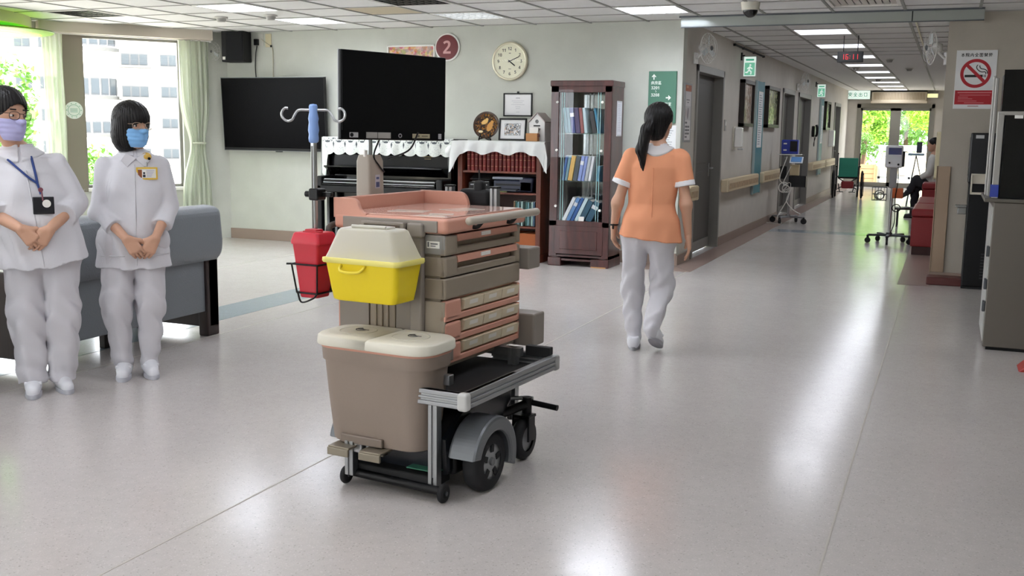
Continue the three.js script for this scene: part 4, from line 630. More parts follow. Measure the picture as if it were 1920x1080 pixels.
{
  const p = thing('poster_holder', 'narrow poster frame with orange header beside the first dark door', 'poster', [-2.62, 1.615, -11.1], Math.PI / 2); mk('frame', box(.32, .62, .012, 0, 0, .006, .003), mat(0x9a9a9a, .4, { metalness: .5 }), p);
  sheet('print', .26, .58, -.01, 0, .0135, canvasTex(160, 356, (x) => { x.fillStyle = '#d9d6d6'; x.fillRect(0, 0, 160, 356); x.fillStyle = '#b5684a'; x.fillRect(0, 0, 160, 40); x.fillStyle = '#d9a07a'; x.fillRect(20, 4, 60, 16); x.fillStyle = '#ece9ea'; x.fillRect(8, 44, 144, 92); rule(x, 30, 92, 90, 6, '#8d8a90'); rule(x, 56, 108, 40, 6, '#8d8a90'); x.fillStyle = '#8a7f84'; x.beginPath(); x.ellipse(80, 182, 16, 38, .2, 0, 7); x.fill(); x.fillStyle = '#c3a9a4'; x.beginPath(); x.ellipse(30, 178, 8, 28, 0, 0, 7); x.fill(); x.fillStyle = '#efecec'; x.fillRect(4, 226, 152, 126); [[10, 236, 46], [16, 262, 110], [16, 284, 112], [16, 306, 108], [16, 328, 46]].forEach(([a, b, w]) => { for (let i = 0; i < w / 20; i++) rule(x, a + i * 20, b, 15, 12, '#3e3b40'); }); }), p);
  const exitSign = (label, z, y) => { const s = thing('exit_sign', label, 'sign', [-2.62, y, z]); mk('case', box(.17, .27, .035, .12, 0, 0, .006), mat(0xb9bdb9, .4), s); mk('arm', [box(.06, .02, .02, .02, .14, 0), box(.02, .1, .06, .01, .13, 0)], MAT.black, s); const t = canvasTex(128, 200, (x) => { x.fillStyle = '#dff2e8'; x.fillRect(0, 0, 128, 200); x.fillStyle = '#6fb497'; x.fillRect(10, 60, 108, 130); x.fillStyle = '#e8f6ee'; x.beginPath(); x.arc(70, 86, 10, 0, 7); x.fill(); x.lineWidth = 12; x.strokeStyle = '#e8f6ee'; x.lineCap = 'round'; x.beginPath(); x.moveTo(66, 104); x.lineTo(58, 136); x.lineTo(82, 154); x.lineTo(78, 176); x.moveTo(58, 136); x.lineTo(40, 160); x.lineTo(24, 160); x.moveTo(66, 106); x.lineTo(90, 122); x.moveTo(64, 106); x.lineTo(42, 122); x.stroke(); x.fillStyle = '#3c9a78'; x.fillRect(20, 22, 88, 18); }); mk('lit_face', at(new THREE.PlaneGeometry(.155, .25), .12, 0, .0182), mat(0xffffff, .4, { map: t, emissive: 0xffffff, emissiveMap: t, emissiveIntensity: .55 }), s); };
  exitSign('small lit green running-man sign above the two corridor paintings', -14.05, 2.27); exitSign('distant lit running-man sign above the wall telephone', -22.3, 2.27);
  const gel = thing('gel_dispenser', 'white hand gel dispenser on the corridor wall', 'dispenser', [-2.62, 1.34, -13.75], Math.PI / 2); mk('backplate', box(.13, .3, .02, 0, 0, .01, .006), mat(0xd2cdc0, .5), gel); mk('housing', box(.11, .26, .1, 0, .01, .07, .02), MAT.whiteGloss, gel); mk('lever', [box(.07, .02, .07, 0, -.14, .1, .006)], mat(0xbfc2c2, .4), gel);
  const art = (label, z, w, pal) => frame('painting', label, 'picture', -2.62, 1.8, z, w, .62, canvasTex(256, 170, (x) => { x.fillStyle = pal[0]; x.fillRect(0, 0, 256, 170); for (let i = 0; i < 160; i++) { x.fillStyle = pal[1 + Math.floor(rnd() * (pal.length - 1))]; x.globalAlpha = .65; x.beginPath(); x.ellipse(rr(0, 256), rr(0, 170), rr(4, 22), rr(3, 10), rr(0, 3), 0, 7); x.fill(); } x.globalAlpha = 1; }), .05, mat(0x2a211d, .4), .07, Math.PI / 2);
  art('dark-framed painting right above the hand gel dispenser', -14.45, .8, ['#a89a8c', '#c7b6a4', '#7d6a5c', '#d8cfc2', '#94705c']); art('dark-framed landscape painting beyond the teal notice board', -16.6, 1.1, ['#7c8465', '#a7ad76', '#565c48', '#cfd0a8', '#3d4236']); art('small dark-framed picture near the green wheelchair', -24.4, .9, ['#8b8f83', '#c4c8b2', '#565b50', '#d8d9cc']);
  const tb = (label, z, w) => { const b = thing('notice_board', label, 'notice board', [-2.612, 1.34, z], Math.PI / 2); mk('board', box(w, 1.6, .03, 0, 0, .015, .004), mat(0x3b7f8c, .5), b); mk('edge', [box(.02, 1.62, .034, -w / 2, 0, .016), box(.02, 1.62, .034, w / 2, 0, .016)], mat(0xa9bcbf, .4), b); mk('paper_list', box(w * .62, .8, .004, 0, .26, .033), MAT.white, b); sheet('print', w * .58, .76, 0, .26, .0362, canvasTex(128, 300, (x) => { x.fillStyle = '#e6e8ea'; x.fillRect(0, 0, 128, 300); for (let i = 0; i < 22; i++) rule(x, 12, 12 + i * 13, 60 + hash(i, 6) * 44, 5, '#9aa0a6'); }), b); };
  tb('tall teal notice board with white lists between the corridor paintings', -15.5, .6); tb('distant tall teal board past the wall telephone', -23.4, .5);
  const ph = thing('wall_telephone', 'black wall telephone in the corridor', 'telephone', [-2.62, 1.45, -22.1], Math.PI / 2); mk('body', box(.13, .22, .06, 0, 0, .03, .015), MAT.black, ph); mk('handset', tube([[-.03, .13, .08], [-.035, .08, .1], [-.035, -.05, .1], [-.03, -.1, .08]], .024, 16, 8), MAT.black, ph); mk('coiled_cord', tube([[-.03, -.1, .08], [-.02, -.24, .05], [.03, -.3, .05], [.04, -.2, .05], [.02, -.11, .05]], .008, 24, 6), MAT.black, ph);
  const pd = thing('paper_dispenser', 'white paper dispenser on the corridor wall near the wheelchair', 'dispenser', [-2.62, 1.3, -25.4], Math.PI / 2); mk('housing', box(.28, .38, .12, 0, 0, .06, .02), MAT.whiteGloss, pd); mk('slot', box(.2, .012, .02, 0, -.17, .115), MAT.black, pd);
  const sl = thing('switch_plate', 'small grey switch plate beside the first dark door', 'switch', [-2.62, 1.5, -13.15], Math.PI / 2); mk('plate', box(.09, .14, .012, 0, 0, .006, .003), mat(0xa9a7a2, .5), sl); mk('button', box(.04, .05, .01, 0, .02, .014, .003), MAT.white, sl);
}
{ // over the glass doors
  const s = thing('exit_lightbox', 'white lit exit sign over the glass doors', 'sign', [-2.37, 2.44, -29.62]); mk('case', box(.63, .24, .07, 0, 0, 0, .008), mat(0xaab4ae, .4), s); const t = canvasTex(420, 150, (x) => { x.fillStyle = '#e6f6ee'; x.fillRect(0, 0, 420, 150); han(x, '安全出口', 38, 34, 70, '#2f6f5a', 1.28, .12); rule(x, 30, 122, 360, 6, '#7fb8a0'); }); mk('lit_face', at(new THREE.PlaneGeometry(.61, .22), 0, 0, .0365), mat(0xffffff, .4, { map: t, emissive: 0xffffff, emissiveMap: t, emissiveIntensity: .5 }), s);
  const a = thing('air_curtain', 'long beige air curtain with ribbed grille above the glass doors', 'air curtain', [-1.33, 2.38, -29.56]); mk('case', [box(1.36, .27, .2, 0, 0, 0, .02), box(1.4, .06, .22, 0, -.13, .01, .01)], mat(0xc5b79f, .5), a); for (let i = 0; i < 34; i++) mk('rib', box(.02, .17, .012, -.62 + i * .0376, .02, .102), mat(0x9a8768, .6), a); mk('dark_gap', box(1.36, .03, .16, 0, .15, 0), MAT.blackMatte, a);
  const y = thing('emergency_light', 'pale lit emergency light over the right door leaf', 'light', [-.52, 2.42, -29.62]); mk('case', box(.28, .12, .06, 0, 0, 0, .01), MAT.white, y); mk('lit_face', box(.25, .09, .01, 0, 0, .032, .003), mat(0xfff6c8, .4, { emissive: 0xf4eea8, emissiveIntensity: .7 }), y);
}
// ---------- corridor equipment ----------
function starBase(o, r, n, m, cast = .035) {
  for (let i = 0; i < n; i++) { const a = i * 6.2832 / n + .35, x = Math.cos(a) * r, z = Math.sin(a) * r; mk('base_leg', at(box(r, .028, .045, r / 2, .105, 0, .01), 0, 0, 0, 0, -a), m, o); mk('caster', [cyl(cast, cyl ? cast : 0, .028, x, cast, z, 18, Math.PI / 2, 0, -a), box(.03, .05, .035, x, .08, z, .006)], MAT.rubber, o); }
  mk('hub', cyl(.05, .035, .05, 0, .115, 0, 20), m, o);
}
{
  const v = thing('vital_signs_stand', 'rolling vital signs monitor with white and blue head in the corridor', 'medical stand', [-.665, 0, -14.5]); starBase(v, .27, 5, MAT.darkSteel);
  mk('pole', cyl(.017, .017, .85, 0, .53, 0, 16), MAT.steel, v); mk('column', box(.09, .28, .06, .005, .86, 0, .01), mat(0x9a9b9c, .4), v);
  const hd = mk('monitor_head', box(.21, .29, .12, 0, 1.13, .01, .025), mat(0xe1e3e6, .4), v); mk('screen', at(box(.16, .09, .01, .01, 1.2, .066, .004), 0, 0, 0), mat(0x1d2470, .2), hd); mk('side_grip', box(.03, .2, .1, .115, 1.1, .01, .01), MAT.black, hd); mk('sockets', [cyl(.012, .012, .02, -.05, 1.05, .072, 12, Math.PI / 2), cyl(.014, .014, .02, .06, 1.03, .072, 12, Math.PI / 2)], MAT.black, hd);
  const bk = []; for (const y of [.56, .64, .73]) bk.push(tube([[-.24, y, -.06], [-.06, y, -.06], [-.06, y, .1], [-.24, y, .1]], .004, 24, 5, true, 0)); for (let i = 0; i < 6; i++) bk.push(rod([-.24 + i * .036, .56, .1], [-.24 + i * .036, .73, .1], .0025, 5), rod([-.24 + i * .036, .56, -.06], [-.24 + i * .036, .73, -.06], .0025, 5), rod([-.24 + i * .036, .56, .1], [-.24 + i * .036, .56, -.06], .0025, 5)); mk('wire_basket', bk, MAT.darkSteel, v); mk('coiled_hose', [tor(.06, .008, -.15, .63, .04), tor(.045, .008, -.14, .62, .06)], mat(0x8c8d8d, .5), v);
  mk('orange_box', box(.13, .13, .1, .075, .66, .04, .008), mat(0xc9622b, .5), v); mk('cable', [tube([[.06, 1.0, .08], [.07, .8, .1], [.05, .6, .1], [.06, .3, .08], [.02, .14, .06]], .006, 30, 6), tor(.05, .007, .07, .47, .1, .3), tube([[.1, .44, .1], [.16, .47, .12], [.24, .48, .1]], .006, 12, 6)], MAT.black, v);
  const w = thing('blue_monitor_stand', 'rolling stand with a blue monitor, white tablet and tangled white cables', 'medical stand', [-2.3, 0, -16.9]); starBase(w, .27, 4, MAT.silver, .045);
  mk('pole', cyl(.018, .018, 1.0, 0, .6, 0, 16), MAT.steel, w); const bm = mk('blue_monitor', [box(.14, .22, .14, -.08, 1.2, 0, .02), box(.14, .22, .14, .04, 1.2, 0, .01)], mat(0x2a3aa0, .35), w); mk('screen', box(.11, .16, .008, .04, 1.21, .072, .003), mat(0x0b0b18, .1), bm); mk('key', [box(.05, .02, .006, -.09, 1.25, .071), box(.05, .02, .006, -.09, 1.15, .071)], MAT.white, bm);
  mk('shelf', box(.36, .012, .2, -.02, 1.08, 0, .004), MAT.whiteGloss, w); mk('tablet', at(box(.2, .014, .15, .1, 1.0, .12, .005), 0, 0, 0, 0, 0, 0).rotateX(0).translate(-.1, -1, -.12).rotateX(.7).translate(.1, 1.0, .12), mat(0xe6eaf0, .3), w); mk('tablet_screen', at(box(.16, .004, .11, 0, .008, 0), 0, 0, 0).rotateX(.7).translate(.1, 1.003, .123), mat(0x6f9fd8, .2), w);
  mk('supply_box', box(.14, .17, .1, .07, .84, .03, .008), mat(0xd2c09a, .6), w); mk('black_basket', [span(.0, .26, .58, .6, -.05, .14), span(.0, .26, .6, .75, -.05, -.04), span(.0, .26, .6, .75, .13, .14), span(.25, .26, .6, .75, -.05, .14), span(.0, .01, .6, .75, -.05, .14)], MAT.black, w);
  mk('cables', [tube([[-.05, 1.05, .08], [-.14, .7, .12], [-.02, .6, .14], [-.1, .5, .13], [.04, .56, .14], [-.02, .36, .12], [.1, .22, .14], [.2, .16, .12]], .008, 60, 6), tube([[.02, .9, .1], [-.08, .62, .16], [.03, .64, .14], [.0, .4, .14], [-.14, .1, .18], [-.05, .012, .3], [-.3, .012, .2]], .007, 60, 6), tor(.08, .008, -.07, .57, .14, .2, .3), tor(.06, .008, -.03, .55, .16, .4, -.2)], MAT.white, w); mk('cuff_pouch', box(.1, .2, .05, -.1, .8, .06, .02), MAT.blackMatte, w);
}
{ // wheelchair seen from behind
  const w = thing('wheelchair', 'folding wheelchair with a green back in the corridor', 'wheelchair', [-2.04, 0, -24.1], .12), green = mat(0x2f8c74, .6);
  mk('backrest', [box(.4, .42, .03, 0, .68, .04, .015), box(.36, .015, .036, 0, .7, .045), box(.36, .015, .036, 0, .58, .045)], green, w); mk('seat', box(.42, .05, .42, 0, .46, -.2, .02), MAT.blackMatte, w);
  for (const s of [-1, 1]) {
    const tyre = mk('rear_wheel', [tor(.29, .018, s * .3, .308, -.02, 0, Math.PI / 2, 0, 8, 40), tor(.25, .006, s * .33, .308, -.02, 0, Math.PI / 2, 0, 6, 36), cyl(.03, .03, .05, s * .3, .308, -.02, 14, 0, 0, Math.PI / 2)], MAT.rubber, w); const sp = []; for (let i = 0; i < 16; i++) sp.push(rod([s * .3, .308, -.02], [s * .3, .308 + Math.sin(i * .3927) * .28, -.02 + Math.cos(i * .3927) * .28], .0025, 5)); mk('spokes', sp, MAT.steel, tyre);
    mk('front_caster', [tor(.075, .018, s * .24, .093, -.5, 0, Math.PI / 2, 0, 8, 24), cyl(.02, .02, .04, s * .24, .093, -.5, 12, 0, 0, Math.PI / 2), rod([s * .24, .1, -.5], [s * .24, .3, -.44], .014)], MAT.rubber, w);
    mk('side_frame', [rod([s * .23, .18, .02], [s * .23, .98, .05], .013), rod([s * .23, .3, -.44], [s * .23, .3, .02], .012), rod([s * .23, .46, -.44], [s * .23, .46, .02], .012), rod([s * .23, .3, -.44], [s * .23, .68, -.4], .012)], MAT.darkSteel, w); mk('armrest', [box(.05, .03, .36, s * .24, .7, -.18, .012), rod([s * .23, .98, .04], [s * .23, .98, .14], .016)], MAT.black, w); mk('footrest', [rod([s * .18, .3, -.45], [s * .14, .12, -.62], .011), box(.14, .015, .14, s * .13, .11, -.66, .004)], MAT.darkSteel, w);
  }
  mk('cross_brace', [rod([-.2, .2, -.15], [.2, .44, -.15], .012), rod([.2, .2, -.15], [-.2, .44, -.15], .012)], MAT.darkSteel, w); mk('red_pouch', box(.26, .16, .1, 0, .3, .0, .03), mat(0x8d2a2c, .6), w);
}
function bench(label, z0, z1, h, back) {
  const b = thing('red_bench', label, 'bench', [-.1, 0, (z0 + z1) / 2], 0, 'red padded benches along the corridor wall'), red = mat(0x8e2327, .42, { bumpMap: leatherBump, bumpScale: .001, metres: true }), L = (z1 - z0) / 2;
  mk('base', span(-.245, -.01, 0, .1, -L + .02, L - .02, .005), mat(0x3a1a17, .5), b); mk('seat_block', span(-.265, 0, .1, h - .1, -L, L, .015), red, b); mk('cushion', span(-.27, 0, h - .1, h, -L, L, .03), red, b); mk('piping', [tube([[-.268, h - .1, -L], [-.27, h - .1, 0], [-.268, h - .1, L]], .005, 12, 6)], mat(0x5d1518, .5), b); if (back) mk('backrest', span(-.09, 0, h, h + .28, -L, L, .03), red, b);
}
bench('red padded bench beside the wall corner guard', -14.3, -13.2, .55, false); bench('second red padded bench behind the rolling vital signs monitor', -16.4, -14.9, .52, false); bench('tall red padded arm block at the end of the far bench', -18.3, -17.7, .66, false); bench('far red padded bench on which a person in dark trousers sits', -20.3, -18.4, .45, false);
{
  const t = thing('side_table', 'small low dark table in front of the far red bench', 'table', [-.55, 0, -17.3]); mk('top', box(.36, .03, .36, 0, .28, 0, .006), MAT.darkwood, t); for (const [x, z] of [[-1, -1], [1, -1], [-1, 1], [1, 1]]) mk('leg', rod([x * .14, 0, z * .14], [x * .14, .27, z * .14], .012), MAT.darkSteel, t);
  const s = thing('tripod_stand', 'light blue tray on a thin stand near the glass doors', 'stand', [-.62, 0, -22.5]); mk('tray', box(.3, .04, .22, 0, 1.02, 0, .01), mat(0x8fb2cc, .4), s); for (let i = 0; i < 3; i++) mk('leg', rod([0, 1.0, 0], [Math.cos(i * 2.09) * .25, .0, Math.sin(i * 2.09) * .25], .01), MAT.darkSteel, s); mk('device', [box(.1, .22, .05, .05, 1.16, 0, .01)], mat(0x1b2440, .3), s);
  const p = thing('wall_panel', 'cream padded panel on the right corridor wall', 'panel', [-.09, 1.2, -12.6]); mk('panel', box(.05, .5, .7, -.03, 0, 0, .01), mat(0xd9cfae, .6), p); mk('edge_strip', box(.06, .02, .7, -.03, -.25, 0, .004), mat(0xb9ad8c, .6), p);
}
// ---------- right of the corridor ----------
{
  const s = thing('no_smoking_sign', 'white no-smoking poster with red ring on the right wall', 'sign', [.17, 1.935, -10.85]); mk('board', box(.352, .54, .006, 0, 0, .003), MAT.white, s);
  sheet('print', .35, .538, 0, 0, .0068, canvasTex(560, 860, (x) => {
    x.fillStyle = '#e4e4e4'; x.fillRect(0, 0, 560, 860); han(x, '本院內全面禁菸', 60, 42, 54, '#1c1c1e', 1.17, .12);
    x.lineWidth = 12; x.strokeStyle = '#222'; x.lineCap = 'round'; x.fillStyle = '#151515'; x.fillRect(130, 360, 250, 36); x.fillRect(392, 360, 10, 36); x.fillRect(412, 360, 10, 36);
    x.beginPath(); x.moveTo(300, 218); x.quadraticCurveTo(270, 250, 310, 290); x.quadraticCurveTo(350, 330, 396, 316); x.quadraticCurveTo(424, 320, 418, 346); x.moveTo(330, 228); x.quadraticCurveTo(330, 270, 372, 276); x.quadraticCurveTo(440, 282, 440, 340); x.stroke();
    x.strokeStyle = '#b3202c'; x.lineWidth = 46; x.beginPath(); x.arc(280, 340, 190, 0, 7); x.stroke(); x.beginPath(); x.moveTo(150, 212); x.lineTo(410, 468); x.stroke();
    x.fillStyle = '#b3202c'; x.fillRect(14, 590, 532, 208); for (const [y, a, w, h] of [[616, 50, 470, 12], [656, 80, 420, 7], [686, 60, 140, 7], [712, 60, 200, 7], [744, 60, 260, 7], [770, 150, 270, 8]]) rule(x, a, y, w, h, '#d98a8c'); rule(x, 200, 818, 150, 10, '#a5605f');
  }), s);
  const d = thing('water_dispenser', 'tall black water dispenser against the right wall', 'dispenser', [.28, 0, -10.64]);
  mk('cabinet', span(-.1, .14, .02, .98, -.16, .14, .012), MAT.black, d); mk('head', [span(-.11, .13, .98, 1.44, -.16, .13, .012)], mat(0x17171a, .3), d); mk('plinth', span(-.1, .14, 0, .03, -.15, .13), MAT.blackMatte, d);
  mk('dispensing_niche', [span(-.085, -.07, .88, 1.07, .13, .17, .004), span(.045, .06, .88, 1.07, .13, .17, .004), span(-.085, .06, 1.055, 1.07, .13, .17, .004), span(-.085, .06, .88, .9, .13, .17, .004), span(-.075, .05, .89, 1.06, .13, .135)], mat(0xd9d2c2, .4), d); mk('label', span(-.07, .0, 1.39, 1.42, .131, .133), mat(0xcfcfcf, .4), d); mk('side_screen', span(-.116, -.11, 1.05, 1.4, -.1, .1), mat(0x5e5a56, .3), d);
  mk('drip_tray', [span(-.2, -.1, .755, .775, -.02, .12, .004), span(-.18, -.1, .69, .755, .02, .1, .008)], mat(0x8d8d8b, .3, { metalness: .8 }), d); const sl = []; for (let i = 0; i < 9; i++) sl.push(span(.05, .12, .1 + i * .028, .112 + i * .028, .138, .144)); mk('vent_slats', sl, mat(0x2a2a2c, .5), d);
  mk('hose', tube([[.13, .96, .12], [.17, .9, .16], [.12, .74, .18], [.16, .72, .16], [.2, .85, .15]], .009, 24, 6), MAT.white, d);
  const k = thing('steel_cabinet', 'tall kiosk with brushed steel lower cabinet and black glass top', 'cabinet', [.29, 0, -7.53]);
  mk('lower_cabinet', span(0, .95, .02, .985, -.8, 0, .006), mat(0x6f6961, .45, { metalness: .5 }), k); mk('plinth', span(.02, .93, 0, .025, -.78, -.01), MAT.black, k);
  mk('worktop', span(-.06, .95, .985, 1.01, -.8, .01, .004), mat(0x6b675f, .35, { metalness: .6 }), k);
  mk('upper_case', span(.02, .95, 1.01, 1.84, -.78, -.02, .006), MAT.black, k); mk('glass_front', [span(.03, .93, 1.02, 1.55, -.02, -.012), span(.0, .93, 1.575, 1.84, -.022, -.008)], mat(0x0c0c0e, .1), k);
  mk('trim_strip', [span(-.02, .02, 1.01, 1.56, -.06, .0, .004), span(-.02, .93, 1.55, 1.575, -.05, -.005, .003), span(-.04, -.02, 1.01, 1.8, -.3, -.25, .004), span(-.05, -.03, 1.01, 1.82, -.5, -.42, .004)], mat(0xa7a5a0, .35, { metalness: .7 }), k);
  mk('side_panel', span(-.005, .0, .05, .95, -.75, -.05), mat(0xc6c6c2, .4, { metalness: .5 }), k); for (const y of [.25, .4, .62]) mk('hinge', span(-.02, .0, y, y + .07, -.1, -.04, .004), MAT.darkSteel, k); mk('price_tag', span(.08, .13, 1.53, 1.55, -.008, -.004), MAT.white, k); mk('blue_tag', span(-.03, .02, 1.02, 1.1, -.012, .003), mat(0x2b3f9a, .4), k);
  const r = thing('red_stool_foot', 'red corner of a plastic object on the floor beside the kiosk', 'plastic object', [.585, 0, -7.0]); mk('shell', at(ext([[-.1, 0], [-.06, .035], [0, .05], [.1, .05], [.1, 0]], .2, .008), 0, 0, -.1), mat(0xa33028, .4), r); mk('top_lip', box(.12, .01, .2, .04, .062, 0, .004), mat(0x8d2620, .4), r);
}

// ---------- motorised nursing trolley ----------
const CART = [-1.819, 0, -3.686], CY = deg(-5);
const cartThing = (name, label, cat) => thing(name, label, cat, CART, CY);
{
  const beige = mat(0x9a8d7c, .5, { map: plaster, metres: true }), taupe = mat(0x8a8178, .5), salmon = mat(0xd89d88, .45, { map: plaster, metres: true }), creamBin = mat(0xe9d9ba, .45, { transmission: .15 }), grey = mat(0x8f8c87, .5);
  const c = cartThing('nursing_trolley', 'salmon and taupe nursing trolley with drawers on a wheeled black power base', 'trolley');
  mk('body', [span(-.53, -.03, .47, 1.003, -.655, -.012, .006), span(-.53, -.03, .45, .475, -.65, -.015)], beige, c);
  // side facing the hall: panels, corner posts, hanging rail
  mk('side_panel', span(-.525, -.375, .475, .99, -.012, -.002, .003), taupe, c); mk('side_panel', span(-.37, -.245, .475, .99, -.012, -.004, .003), beige, c); mk('side_panel', span(-.24, -.12, .475, .99, -.012, -.002, .003), taupe, c);
  for (const x of [-.34, -.31, -.28]) mk('panel_rib', span(x - .006, x + .006, .5, .98, -.005, .003, .003), beige, c);
  for (const [a, b] of [[.475, .73], [.74, .822], [.832, .908], [.92, .998]]) mk('corner_panel', span(-.1, -.004, a, b, -.014, .0, .004), b > .99 ? grey : beige, c);
  mk('hanging_rail', [span(-.155, -.098, .48, 1.0, -.005, .026, .008), span(-.165, -.09, .985, 1.045, -.0, .034, .01)], taupe, c);
  mk('label_sticker', span(-.088, -.028, .945, .973, .0, .002), MAT.white, c); mk('label_print', [span(-.084, -.076, .95, .97, .0015, .0025), span(-.07, -.036, .96, .966, .0015, .0025), span(-.07, -.046, .952, .956, .0015, .0025)], mat(0x77787a, .5), c);
  for (const z of [-.33]) mk('far_edge_panel', span(-.545, -.525, .475, .98, -.64, -.02, .005), salmon, c);
  // drawers face +x
  const lv = [1.0, .914, .827, .736, .645, .557, .47];
  for (let i = 0; i < 6; i++) {
    const y1 = lv[i] - .003, y0 = lv[i + 1] + .002, m = (y0 + y1) / 2, d = new THREE.Group(); d.name = 'drawer'; c.add(d);
    if (i < 2) {
      mk('drawer_front', [span(-.03, -.002, y0, y0 + .03, -.65, 0, .006), span(-.03, -.0, y0, y1, -.1, 0, .012), span(-.03, -.0, y0, y1, -.65, -.6, .012), span(-.03, -.027, y0, y1, -.62, -.08)], beige, d);
      mk('finger_lip', [ext([[-.03, y1], [.0, y1], [.006, y1 - .026], [-.004, y1 - .03], [-.03, y1 - .02]], .52).translate(0, 0, -.61)], salmon, d); mk('label_holder', span(.002, .006, y1 - .02, y1 - .004, -.36, -.28, .001), MAT.white, d);
    } else if (i === 2) mk('drawer_front', span(-.03, 0, y0, y1, -.65, 0, .01), beige, d);
    else {
      mk('drawer_front', [span(-.03, .0, y0, y0 + .026, -.65, 0, .006), span(-.03, .0, y0, y1, -.13, 0, .012), span(-.03, .0, y0, y1, -.65, -.63, .006), span(-.03, -.025, y0, y1, -.64, -.1)], salmon, d);
      for (let k = 0; k < 3; k++) { const a = -.14 - k * .165, b = a - .16, t = mk('tilt_bin', [at(ext([[0, 0], [.022, .012], [.028, .05], [.0, .052]], .156, .002), -.022, y0 + .026, b)], creamBin, d); mk('label_window', at(box(.004, .022, .07, 0, 0, 0, .001), .004, y0 + .062, (a + b) / 2, 0, 0, -.12), mat(0xece6dc, .3), t); }
    }
  }
  // salmon top with raised rim
  mk('top_tray', [span(-.54, .012, 1.003, 1.066, -.68, .012, .016)], salmon, c);
  const rim = shape([[-.54, 1.05], [-.54, 1.126], [-.455, 1.126]]); rim.quadraticCurveTo(-.425, 1.124, -.42, 1.1); rim.quadraticCurveTo(-.41, 1.068, -.38, 1.066); rim.lineTo(-.38, 1.05);
  const rim2 = shape([[-.54, 1.05], [-.54, 1.126], [-.33, 1.126]]); rim2.quadraticCurveTo(-.29, 1.122, -.285, 1.066); rim2.lineTo(-.285, 1.05);
  mk('raised_rim', [ext(rim, .016, .003).translate(0, 0, -.01), span(-.542, -.522, 1.05, 1.128, -.68, .008, .006), ext(rim2, .016, .003).translate(0, 0, -.68)], salmon, c);
  mk('glass_cover', span(-.51, .0, 1.066, 1.0705, -.655, -.012, .002), mat(0xd9b3a6, .04, { specularIntensity: 1 }), c);
  for (const [x, z, w, d, r] of [[-.3, -.2, .16, .11, .2], [-.16, -.4, .12, .16, -.3], [-.1, -.13, .1, .07, .5]]) mk('paper_slip', at(box(w, .0008, d), x, 1.0712, z, 0, r), mat(0xe6ddd2, .12), c);
  mk('slide_board', [span(-.49, -.03, 1.008, 1.055, .008, .018, .004)], taupe, c); mk('slide_handle', [span(-.38, -.17, 1.03, 1.044, .018, .045, .005), span(-.38, -.36, 1.01, 1.04, .018, .045, .005), span(-.19, -.17, 1.01, 1.04, .018, .045, .005)], taupe, c);
  mk('push_handle', at(new THREE.CapsuleGeometry(.017, .6, 6, 14), .062, 1.054, -.38, Math.PI / 2, 0, 0), mat(0xb3a899, .4), c); for (const z of [-.2, -.5]) mk('handle_bracket', tube([[.0, 1.02, z], [.03, 1.02, z], [.055, 1.045, z]], .009, 10, 8), MAT.blackMatte, c);
  for (const x of [-.4, -.16]) { const p = mk('upright_profile', [span(x - .018, x - .004, .9, 1.15, -.715, -.68, .003), span(x + .004, x + .018, .9, 1.15, -.715, -.68, .003), span(x - .005, x + .005, .9, 1.15, -.71, -.69)], MAT.alu, c); mk('end_cap', span(x - .021, x + .021, 1.15, 1.158, -.718, -.677, .002), MAT.black, p); }
  mk('side_shelf_post', [span(-.47, -.4, .96, 1.1, -.73, -.69, .004)], mat(0xd9d2c6, .4), c);
  mk('mounted_device', [box(.16, .08, .08, -.29, 1.1, -.76, .02), box(.05, .06, .05, -.27, 1.15, -.75, .015), rod([-.27, 1.17, -.75], [-.275, 1.23, -.75], .004), tube([[-.36, 1.08, -.74], [-.34, 1.05, -.7], [-.32, 1.0, -.7]], .006, 10, 6)], MAT.blackMatte, c);
  mk('rear_box', span(-.16, .038, .79, .888, -.78, -.665, .01), taupe, c); mk('rear_box', span(-.2, .066, .435, .587, -.78, -.665, .01), taupe, c);
  mk('grab_loop', tube([[-.56, .95, .0], [-.575, 1.0, -.0], [-.56, 1.015, -.05], [-.55, 1.0, -.1], [-.545, .95, -.1]], .014, 20, 8), mat(0x5c5652, .5), c);
  // monitor column
  const col = ['x', 'z']; mk('monitor_column', loft([[ -.65, -.57, -.41, -.29, .95], [-.648, -.573, -.405, -.293, 1.27], [-.642, -.58, -.395, -.3, 1.298]].map(([a, b, z0, z1, y]) => rring(b - a, z1 - z0, .012, y, (a + b) / 2, (z0 + z1) / 2, 3))), mat(0xa59c90, .45), c);
  mk('column_sticker', [span(-.5725, -.571, 1.15, 1.21, -.37, -.335)], mat(0xb9b6c0, .4), c); mk('sticker_print', [span(-.5712, -.57, 1.155, 1.178, -.365, -.34), span(-.5712, -.57, 1.19, 1.2, -.362, -.342)], mat(0x4a5278, .5), c);
  mk('monitor_pole', cyl(.014, .014, .3, -.61, 1.42, -.345, 16), MAT.steel, c); mk('monitor_cable', tube([[-.56, 1.4, -.38], [-.575, 1.3, -.33], [-.568, 1.25, -.36], [-.568, 1.22, -.4]], .004, 20, 6), MAT.black, c); mk('monitor_cable', tube([[-.45, 1.4, -.5], [-.5, 1.32, -.5], [-.56, 1.28, -.42]], .004, 14, 6), MAT.black, c); mk('cable_clip', box(.012, .03, .02, -.6, 1.305, -.3, .003), MAT.white, c);
  // aluminium extrusion frame and side tray
  const rail = (n, g) => mk(n, g, MAT.alu, c), post = (x, z, y0, y1) => rail('frame_post', [span(x - .02, x - .004, y0, y1, z - .018, z + .018, .002), span(x + .004, x + .02, y0, y1, z - .018, z + .018, .002), span(x - .006, x + .006, y0, y1, z - .012, z + .012)]);
